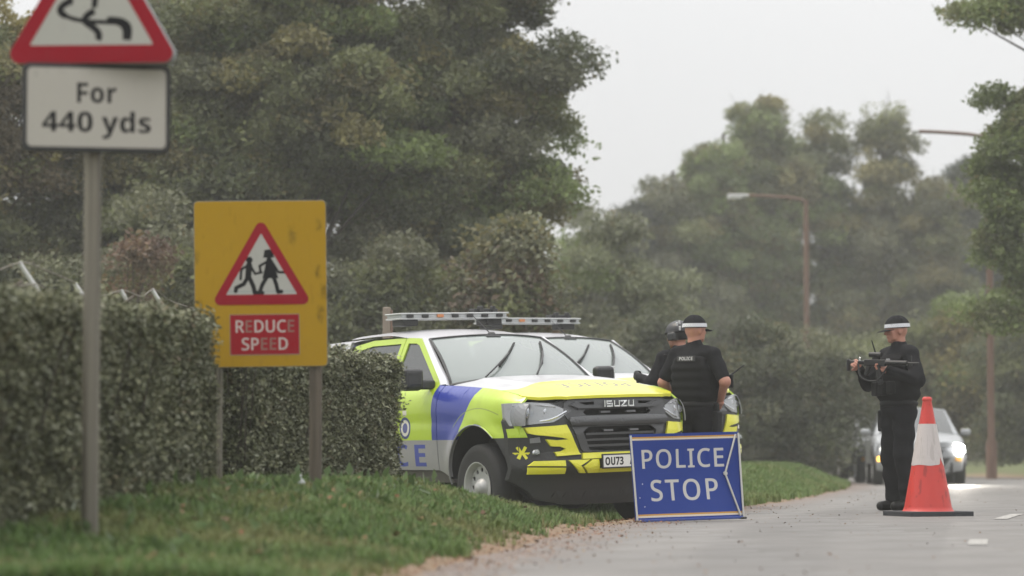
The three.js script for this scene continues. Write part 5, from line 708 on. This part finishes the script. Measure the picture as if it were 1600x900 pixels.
  const shirtF = join(0.035, [...torso(0.014), cap3([0, 1.43, -0.02], [0, 1.52, -0.008], 0.08, 0.07), ...sleeve(armL), ...sleeve(armR)]);
  part('shirt', nets((x, y, z) => Math.max(shirtF(x, y, z) + wr(x, y, z, 0.016), 0.90 - y), [-0.56, 0.86, -0.35], [0.56, 1.62, 0.52], 0.0105), U_.shirt, t);
  const legF = join(0.05, [ell3([0, 0.955, -0.005], [0.182, 0.15, 0.137]), ...[legL, legR].flatMap((l) => [cap3(l[0], l[1], 0.108, 0.084), cap3(l[1], l[2], 0.084, 0.074)])]);
  part('trousers', nets((x, y, z) => Math.max(legF(x, y, z) + wr(x, y, z, 0.02), y - 1.05), [-0.32, 0.05, -0.32], [0.32, 1.1, 0.35], 0.0105), U_.trousers, t);
  for (const l of [legL, legR]) { const e = add(l[2], o.toe ?? [0, -0.05, 0.15]); part('boot', nets((x, y, z) => Math.max(join(0.03, [cap3(add(l[2], [0, 0.08, -0.005]), add(l[2], [0, -0.02, -0.02]), 0.06, 0.056), cap3(add(l[2], [0, -0.035, -0.03]), e, 0.054, 0.044)])(x, y, z), 0.001 - y), add(l[2], [-0.14, -0.13, -0.16]), add(l[2], [0.14, 0.2, 0.28]), 0.008), U_.boots, t); }
  // body armour with pouches
  const vestF = (x, y, z) => { let d = join(0.05, [ell3([0, 1.13, 0], [0.196, 0.24, 0.152]), ell3([0, 1.29, 0.004], [0.218, 0.22, 0.163]), rbox3([0, 1.2, 0], [0.19, 0.2, 0.145], 0.07)])(x, y, z) + 0.004 * Math.sin(y * 75) * sm(0, 0.05, Math.abs(z)); d = Math.max(d, Math.abs(x) - 0.20, 0.99 - y, y - 1.475 + 2.6 * Math.max(0, Math.abs(x) - 0.14)); return Math.max(d, -(Math.hypot(x, (y - 1.52) * 0.9, z * 0.6) - 0.105), -(Math.hypot(Math.abs(x) - 0.245, y - 1.38) - 0.075)); };
  const vest = part('body_armour', nets(vestF, [-0.26, 0.96, -0.24], [0.26, 1.54, 0.24], 0.009), U_.vest, t);
  for (const [x, y, z, w, h, d] of o.pouches ?? []) part('pouch', [box(w, h, d, x, y, z, 0.015)], U_.kit, vest);
  if (o.badge) part('badge', [box(0.05, 0.04, 0.012, ...o.badge, 0.004)], std(lin(0.28, 0.28, 0.29), 0.6), vest);
  part('belt', [new THREE.TorusGeometry(0.168, 0.026, 8, 40).rotateX(Math.PI / 2).scale(1.08, 1.1, 0.82).translate(0, 0.985, -0.004)], U_.kit, t);
  if (o.backPatch) part('back_patch', panel(roundRect(-0.095, 1.375, 0.095, 1.425, 0.004), (a, b) => [-a, b, -0.163 - 0.004 + 0.35 * a * a + 0.4 * (b - 1.33) ** 2 * 2], { max: 0.03, depth: 0.004, inn: [0, 0, 1], uv: (a, b) => [(a + 0.095) / 0.19, (b - 1.375) / 0.05] }), std(0xffffff, 0.7, { map: canvasTex(256, 68, (g, w, h) => { g.fillStyle = '#26262a'; g.fillRect(0, 0, w, h); g.fillStyle = '#b4b4b6'; g.font = '700 58px sans-serif'; g.textAlign = 'center'; g.fillText('POLICE', w / 2, 55); }) }), vest);
  for (const [x, y, z, sx] of o.holster ? [[-0.215, 0.83, 0.02, 1]] : []) part('holster', [box(0.06, 0.2, 0.1, x, y, z, 0.02), box(0.045, 0.09, 0.05, x, y + 0.13, z - 0.01, 0.015, -0.2)], U_.kit, t);
  if (o.radio) { const r = part('radio', [box(0.06, 0.12, 0.035, ...o.radio, 0.01)], U_.kit, t); part('aerial', [rod([o.radio[0], o.radio[1] + 0.05, o.radio[2]], add(o.radio, o.aerial ?? [0.02, 0.2, 0.03]), 0.008, 0.005, 8)], U_.kit, r); }
  // headgear
  const H = new THREE.Group(); H.name = o.helmet ? 'helmet' : 'cap'; H.applyMatrix4(hm); t.add(H);
  if (o.helmet) {
    part('shell', nets((x, y, z) => Math.max(join(0.02, [ell3([0, 0.165, -0.008], [0.112, 0.112, 0.132]), rbox3([0.1, 0.11, -0.01], [0.03, 0.05, 0.045], 0.02), rbox3([-0.1, 0.11, -0.01], [0.03, 0.05, 0.045], 0.02)])(x, y, z), 0.085 + 0.55 * Math.max(0, z - 0.02) - y), [-0.16, 0.04, -0.18], [0.16, 0.31, 0.18], 0.006), std(lin(0.018, 0.018, 0.02), 0.4), H);
    for (const [a, y, r] of [[2.1, 0.225, 0.5], [2.35, 0.24, 0.5], [2.3, 0.185, 0.4]]) part('white_mark', [box(0.018, 0.05, 0.012, 0.100 * Math.sin(a) * Math.sqrt(1 - ((y - 0.165) / 0.112) ** 2) * 1.13, y, -0.008 + 0.134 * Math.cos(a) * Math.sqrt(1 - ((y - 0.165) / 0.112) ** 2), 0.002, -0.6, a, r)], std(lin(0.65, 0.65, 0.66), 0.6), H);
    part('goggle_strap', new THREE.TorusGeometry(0.113, 0.008, 6, 40).rotateX(Math.PI / 2).scale(1, 1.4, 1.18).translate(0, 0.16, -0.008), U_.kit, H);
  } else {
    part('crown', nets((x, y, z) => Math.max(ell3([0, 0.165, -0.004], [0.098, 0.108, 0.117])(x, y, z) + 0.003 * Math.sin(6 * Math.atan2(x, z)), 0.155 - y), [-0.13, 0.12, -0.15], [0.13, 0.29, 0.15], 0.006), U_.cap, H);
    part('chequered_band', grid(48, 2, (u, v) => { const a = u * Math.PI * 2, y = lerp(0.160, 0.194, v), k = Math.sqrt(Math.max(0, 1 - ((y - 0.165) / 0.108) ** 2)); return [0.1015 * k * Math.sin(a), y, -0.004 + 0.1205 * k * Math.cos(a)]; }, (u, v) => [u, v]), std(0xffffff, 0.6, { map: checkTex }), H);
    part('peak', panel(poly([...arc(0, 0.06, 0.094, Math.PI, Math.PI * 2, 12).map(([x]) => [x, 0.058 + 0.05 * Math.sqrt(Math.max(0, 1 - (x / 0.094) ** 2))]).reverse(), ...arc(0, 0.075, 0.094, Math.PI, 0, 14).map(([x, y]) => [x, 0.06 + (y - 0.075) * 1.32])]), (x, z) => [x, 0.158 - 1.4 * x * x * 1.2 - 0.22 * Math.max(0, z - 0.06), z], { max: 0.03, depth: 0.006, inn: [0, -1, 0] }), U_.cap, H);
  }
  return t;
}
const stand = { legL: [[0.09, 0.93, 0], [0.105, 0.5, 0.02], [0.11, 0.095, -0.025]], legR: [[-0.09, 0.93, 0], [-0.105, 0.5, 0.02], [-0.11, 0.095, -0.025]] };
{ // the officer with the carbine
  const px = 3.56, d = 26.55, turn = -1.08;
  person('officer facing left in cap, holding a carbine across his chest beside the cone', [px, 0.022, -d], turn, { ...stand, long: true, headYaw: -0.32, headPitch: 0.06,
    armL: [[0.195, 1.43, -0.01], [0.33, 1.19, 0.01], [0.155, 1.285, 0.235]], armR: [[-0.195, 1.43, -0.01], [-0.29, 1.16, 0.14], [-0.155, 1.32, 0.335]],
    handL: { dir: [-0.75, 0.25, 0.6], palm: [0.1, 0.9, 0.3], curl: 1.0, thumb: 1 }, handR: { dir: [0.25, 0.35, 0.6], palm: [0.7, -0.2, 0.2], curl: 1.0, thumb: 1 },
    pouches: [[-0.09, 1.12, 0.185, 0.09, 0.13, 0.06], [0.02, 1.12, 0.19, 0.09, 0.13, 0.06], [0.12, 1.13, 0.17, 0.08, 0.12, 0.06], [0.10, 1.36, 0.165, 0.075, 0.06, 0.03], [-0.10, 1.38, 0.165, 0.06, 0.1, 0.04]], radio: [-0.10, 1.40, 0.18], aerial: [-0.02, 0.17, 0.03], holster: true, badge: [0.10, 1.375, 0.186] });
  const g = thing('carbine', 'black carbine held across the chest of the officer by the cone', 'rifle', [px, 0.022, -d], turn);
  const A = V(-0.16, 1.365, 0.43), B = V(0.50, 1.335, 0.12), ax = B.clone().sub(A).normalize(), up = V(0, 1, 0), q = new THREE.Quaternion().setFromRotationMatrix(new THREE.Matrix4().makeBasis(ax, up.clone().addScaledVector(ax, -ax.y).normalize(), ax.clone().cross(up).normalize())), gunMat = std(lin(0.016, 0.016, 0.017), 0.42, { metalness: 0.3 });
  const put = (name, geos, m = gunMat) => part(name, geos.map((x) => x.applyQuaternion(q).translate(A.x, A.y, A.z)), m, g);
  put('stock', [box(0.19, 0.035, 0.03, 0.07, 0, 0, 0.01), box(0.03, 0.11, 0.035, -0.01, -0.025, 0, 0.01)]); put('receiver', [box(0.22, 0.065, 0.04, 0.27, 0, 0, 0.01)]);
  put('handguard', [new THREE.CylinderGeometry(0.022, 0.024, 0.22, 12).rotateZ(Math.PI / 2).translate(0.49, 0.005, 0)]); put('barrel', [rod([0.58, 0.005, 0], [0.72, 0.005, 0], 0.010)]); put('front_sight', [box(0.012, 0.075, 0.012, 0.64, 0.035, 0, 0.003), box(0.02, 0.025, 0.02, 0.64, -0.01, 0, 0.003)]);
  put('magazine', [box(0.05, 0.17, 0.026, 0.315, -0.11, 0, 0.008, 0, 0, 0.22)]); put('pistol_grip', [box(0.04, 0.10, 0.03, 0.19, -0.07, 0, 0.01, 0, 0, -0.3)]); put('optic', [new THREE.CylinderGeometry(0.024, 0.024, 0.12, 14).rotateZ(Math.PI / 2).translate(0.27, 0.075, 0), box(0.06, 0.03, 0.02, 0.27, 0.045, 0, 0.004)]); put('sling_clip', [box(0.02, 0.035, 0.012, 0.12, 0.03, 0.02, 0.003)], M.chrome);
  put('sling', [tube([[0.1, -0.01, 0.02], [0.16, -0.14, 0.05], [0.3, -0.16, 0.02], [0.42, -0.02, 0.02]], 0.009, 6, 16)]);
}
person('officer in short sleeves seen from behind, wearing a cap and black vest', [1.655, 0.0, -26.0], 2.52, { ...stand, headYaw: -0.32, headPitch: -0.02, backPatch: true, holster: true,
  armL: [[0.195, 1.43, -0.01], [0.325, 1.19, -0.03], [0.255, 1.0, 0.13]], armR: [[-0.195, 1.43, -0.01], [-0.325, 1.19, -0.02], [-0.165, 0.985, 0.14]], handL: { dir: [-0.4, -0.6, 0.6], palm: [-1, 0, -0.3], curl: 0.6 }, handR: { dir: [0.6, -0.4, 0.5], palm: [0.5, 0, -0.6], curl: 0.6 },
  pouches: [[-0.21, 1.2, 0.09, 0.06, 0.13, 0.09], [0.1, 1.12, 0.185, 0.09, 0.13, 0.06], [-0.05, 1.12, 0.19, 0.09, 0.13, 0.06]], radio: [-0.25, 1.2, 0.19], aerial: [-0.06, 0.15, 0.15] });
person('helmeted officer half hidden behind the officer in short sleeves', [1.575, 0.0, -27.15], -2.55, { ...stand, long: true, helmet: true, gloves: true, headYaw: 0.25, headPitch: 0.1,
  armL: [[0.195, 1.43, -0.01], [0.30, 1.2, 0.02], [0.27, 1.27, 0.27]], armR: [[-0.195, 1.43, -0.01], [-0.28, 1.18, 0.02], [-0.12, 1.12, 0.24]], handL: { dir: [-0.2, 0.2, 0.8], palm: [-1, 0, 0], curl: 0.8 }, handR: { dir: [0.5, 0.1, 0.6], palm: [0.4, 0.5, -0.6], curl: 0.8 },
  pouches: [[0.1, 1.12, 0.185, 0.09, 0.13, 0.06], [-0.05, 1.12, 0.19, 0.09, 0.13, 0.06], [0.2, 1.42, -0.06, 0.07, 0.12, 0.05]] });

/* ------------------------------------------------------------------ cars waiting down the road */
function makeCar(label, paint, lit) {
  const t = thing('waiting_car', label, 'car', [0, 0, 0], 0, 'cars waiting on the road'), hw = 0.89;
  const top = curve([[-2.05, 0.95], [-1.4, 0.98], [0, 0.95], [0.6, 0.95], [1.0, 0.91], [1.3, 0.86], [1.6, 0.78]]), prof = curve([[0, 0.80], [0.03, 0.845], [0.09, 0.875], [0.2, 0.885], [0.4, 0.89], [0.6, 0.87], [0.8, 0.82]]);
  const SX = (z, y) => { const t0 = top(z); return (y > t0 ? 0.80 - (y - t0) * 0.40 : prof(t0 - y)) * (z > 0.9 ? 1 - 0.10 * ((z - 0.9) / 0.8) ** 2 : z < -1.5 ? 1 - 0.08 * ((-1.5 - z) / 0.6) ** 2 : 1); };
  const FZ = (x, y) => { const k = Math.abs(x) / 0.82; return 1.98 - 0.08 * k * k - 0.28 * k ** 5 - 0.35 * Math.max(0, y - 0.55) - 0.25 * Math.max(0, 0.35 - y); };
  const glass = T.tint, zf = 1.25, zr = -1.35, R = 0.33;
  for (const s of [-1, 1]) {
    const W = (o = 0) => (z, y) => [s * (SX(z, y) + o), y, z], op = { inn: [-s, 0, 0], depth: 0.03, max: 0.1 };
    part('side_panel', panel(poly([[-2.05, 0.30], ...arc(zr, 0.35, 0.39, Math.PI - 0.13, 0.13, 14), ...arc(zf, 0.35, 0.39, Math.PI - 0.13, 0.13, 14), [1.68, 0.30], [1.68, 0.78], [1.2, top(1.2)], [0.6, 0.95], [-0.6, 0.96], [-2.05, 0.95]]), W(), op), paint, t);
    const up = part('side_frame', panel(poly([[0.62, 0.955], [-0.15, 1.43], [-1.3, 1.42], [-1.95, 1.0], [-1.95, 0.96]], [[[0.40, 0.99], [-0.2, 1.38], [-0.45, 1.385], [-0.45, 0.99]], [[-0.53, 0.99], [-0.53, 1.385], [-1.2, 1.37], [-1.55, 1.02], [-1.5, 0.99]]]), W(), op), paint, t);
    part('window', panel(poly([[0.42, 0.98], [-0.2, 1.39], [-0.46, 1.395], [-0.46, 0.98]]), W(-0.012), { ...op, depth: 0 }), glass, up); part('window', panel(poly([[-0.52, 0.98], [-0.52, 1.395], [-1.21, 1.38], [-1.57, 1.02], [-1.5, 0.98]]), W(-0.012), { ...op, depth: 0 }), glass, up);
    for (const z of [0.02, -0.9]) part('door_handle', [box(0.025, 0.03, 0.16, s * (SX(z, 0.86) + 0.01), 0.86, z - 0.25, 0.01)], T.bright, t);
    const m = part('mirror', [box(0.19, 0.125, 0.11, s * 0.955, 1.0, 0.45, 0.045)], paint, t); part('mirror_glass', [box(0.15, 0.09, 0.006, s * 0.955, 1.0, 0.392, 0.003)], M.chrome, m); part('stem', [box(0.1, 0.035, 0.05, s * 0.84, 0.955, 0.46, 0.015)], M.plastic, m);
    for (const z of [zf, zr]) { const w = new THREE.Group(); w.name = 'wheel'; w.position.set(s * 0.765, R, z); t.add(w); const tn = (g) => g.rotateZ(-s * Math.PI / 2);
      part('tyre', tn(lathe([[0.21, -0.1], [R - 0.03, -0.1], [R, -0.07], [R, 0.07], [R - 0.03, 0.1], [0.21, 0.1]], 32)), M.rubber, w); part('rim', tn(lathe([[0.215, 0.102], [0.2, 0.09], [0.18, 0.06], [0.06, 0.07], [0.05, 0.085], [0, 0.088]], 28)), M.alloy, w);
      for (let k = 0; k < 5; k++) part('spoke', [box(0.03, 0.17, 0.05, s * 0.085, 0, 0, 0.01).translate(0, 0.12, 0).applyMatrix4(new THREE.Matrix4().makeRotationX(k * 1.2566))], M.alloy, w);
      part('wheel_well', new THREE.CylinderGeometry(0.395, 0.395, 0.28, 20, 1, true, 0, Math.PI).rotateZ(Math.PI / 2).translate(s * 0.74, 0.35, z), T.dark, t); }
    part('screen_pillar', grid(2, 8, (u, v) => { const a = [s * lerp(0.70, 0.56, v), lerp(0.965, 1.44, v), lerp(0.72, -0.05, v)], z = lerp(0.62, -0.16, v), y = lerp(0.955, 1.435, v), b = [s * SX(z, y), y, z]; return a.map((q, i) => lerp(q, b[i], u)); }), paint, t);
    const hp = (pts, off, d = 0.02) => panel(poly(s > 0 ? pts : pts.map(([x, y]) => [-x, y]).reverse()), (x, y) => [x, y, FZ(x, y) + off], { max: 0.06, depth: d });
    const hl = part('headlight', [hp([[0.46, 0.665], [0.60, 0.60], [0.80, 0.585], [0.835, 0.66], [0.82, 0.76], [0.66, 0.735]], 0.004)], T.bright, t);
    part('bulb', new THREE.SphereGeometry(s > 0 ? 0.13 : 0.05, 18, 12).scale(1, 0.85, 0.35).translate(s * 0.70, 0.665, FZ(0.70, 0.665) + 0.012), lit ? std(lin(0.9, 0.9, 0.88), 0.3, { emissive: lin(1, 0.98, 0.92), emissiveIntensity: s > 0 ? 140 : 1.2 }) : T.lens, hl);
    part('indicator', [hp([[0.64, 0.45], [0.80, 0.445], [0.80, 0.53], [0.66, 0.53]], 0.008)], lit && s < 0 ? std(lin(0.8, 0.4, 0.05), 0.4, { emissive: lin(1, 0.55, 0.08), emissiveIntensity: 4 }) : std(lin(0.5, 0.25, 0.05), 0.4), t);
    if (lit && s > 0) { const L = new THREE.SpotLight(0xfff6e8, s > 0 ? 60 : 20, 40, 0.5, 0.8, 2); L.name = 'beam'; L.position.set(s * 0.70, 0.665, FZ(0.70, 0.665) + 0.08); L.target.position.set(s * 0.7, 0.1, 9); L.castShadow = true; L.shadow.radius = 3; t.add(L, L.target); }
  }
  part('bonnet', grid(16, 10, (u, v) => { const a = u * 2 - 1, z = lerp(0.66, 1.83 - 0.22 * Math.abs(a) ** 3, v), x = a * 0.795 * (z > 0.9 ? 1 - 0.10 * ((z - 0.9) / 0.8) ** 2 : 1), e = top(z); return [x, e + 0.075 * (1 - a * a) * (1 - 0.55 * v) - 0.03 * v ** 4, z]; }), paint, t);
  part('roof', grid(12, 12, (u, v) => { const a = u * 2 - 1, z = lerp(-0.04 - 0.06 * a * a, -1.42, v), x = a * lerp(0.57, 0.61, sm(0, 0.3, v)); return [x, 1.452 + 0.045 * Math.sin(Math.PI * (0.12 + 0.8 * v)) - 0.035 * a * a, z]; }), paint, t);
  part('windscreen', grid(12, 8, (u, v) => { const a = u * 2 - 1; return [a * lerp(0.70, 0.57, v), lerp(1.0 - 0.035 * a * a, 1.468 - 0.03 * a * a, v) + 0.02 * Math.sin(Math.PI * v), lerp(0.80 - 0.10 * a * a, -0.03 - 0.05 * a * a, v)]; }), T.tint, t);
  part('rear_window', grid(8, 6, (u, v) => { const a = u * 2 - 1; return [a * lerp(0.74, 0.6, v), lerp(0.97, 1.44, v), lerp(-2.0, -1.42, v)]; }), T.tint, t);
  const fp = (pts, off, d = 0.02) => panel(poly(pts), (x, y) => [x, y, FZ(x, y) + off], { max: 0.06, depth: d });
  const bum = part('front_bumper', [fp([[-0.80, 0.28], [-0.5, 0.22], [0.5, 0.22], [0.80, 0.28], [0.845, 0.5], [0.835, 0.77], [0.6, 0.80], [-0.6, 0.80], [-0.835, 0.77], [-0.845, 0.5]], 0)], paint, t);
  part('upper_grille', [fp([[-0.44, 0.65], [0.44, 0.65], [0.40, 0.59], [-0.40, 0.59]], 0.004)], M.black, bum); part('chrome_strip', [fp([[-0.46, 0.715], [0.46, 0.715], [0.44, 0.675], [-0.44, 0.675]], 0.006)], T.bright, bum); part('chrome_strip', [fp([[-0.42, 0.57], [0.42, 0.57], [0.41, 0.545], [-0.41, 0.545]], 0.006)], T.bright, bum);
  part('lower_grille', [fp([[-0.56, 0.51], [0.56, 0.51], [0.40, 0.30], [-0.40, 0.30]], 0.004)], M.black, bum); part('skid_strip', [fp([[-0.62, 0.25], [0.62, 0.25], [0.6, 0.285], [-0.6, 0.285]], 0.01)], T.bright, bum);
  part('number_plate', [box(0.52, 0.11, 0.012, 0, 0.44, FZ(0, 0.44) + 0.012, 0.004)], std(lin(0.6, 0.6, 0.58), 0.4), bum);
  part('tailgate', [box(1.56, 0.62, 0.06, 0, 0.65, -2.04, 0.03)], paint, t); part('floor_pan', [box(1.2, 0.2, 3.9, 0, 0.32, -0.05), box(1.5, 0.3, 1.7, 0, 0.55, -0.3), box(1.2, 0.4, 1.0, 0, 0.6, 1.1)], T.dark, t);
  part('dashboard', [box(1.4, 0.16, 0.35, 0, 0.92, 0.5, 0.06)], M.seat, t);
  for (const x of [-0.34, 0.34]) { const se = part('seat', [box(0.46, 0.6, 0.14, x, 0.95, -0.42, 0.06, -0.2), box(0.46, 0.14, 0.45, x, 0.66, -0.15, 0.05)], M.seat, t); part('headrest', [box(0.24, 0.16, 0.1, x, 1.3, -0.5, 0.04)], M.seat, se); }
  return t;
}
{
  const car = makeCar('silver car with a dazzling headlight waiting behind the armed officer', phy(lin(0.30, 0.31, 0.32), 0.35, { metalness: 0.35, ...coat }), true);
  car.position.set(7.78, 0.01, -55.8); car.rotation.y = -0.08;
  const dark = makeCar('dark grey car queuing left of and behind the silver car', phy(lin(0.035, 0.037, 0.04), 0.3, { metalness: 0.2, ...coat }), false);
  dark.position.set(8.0, 0.01, -61.5); dark.rotation.y = 0.02;
}

renderer.render(scene, camera);
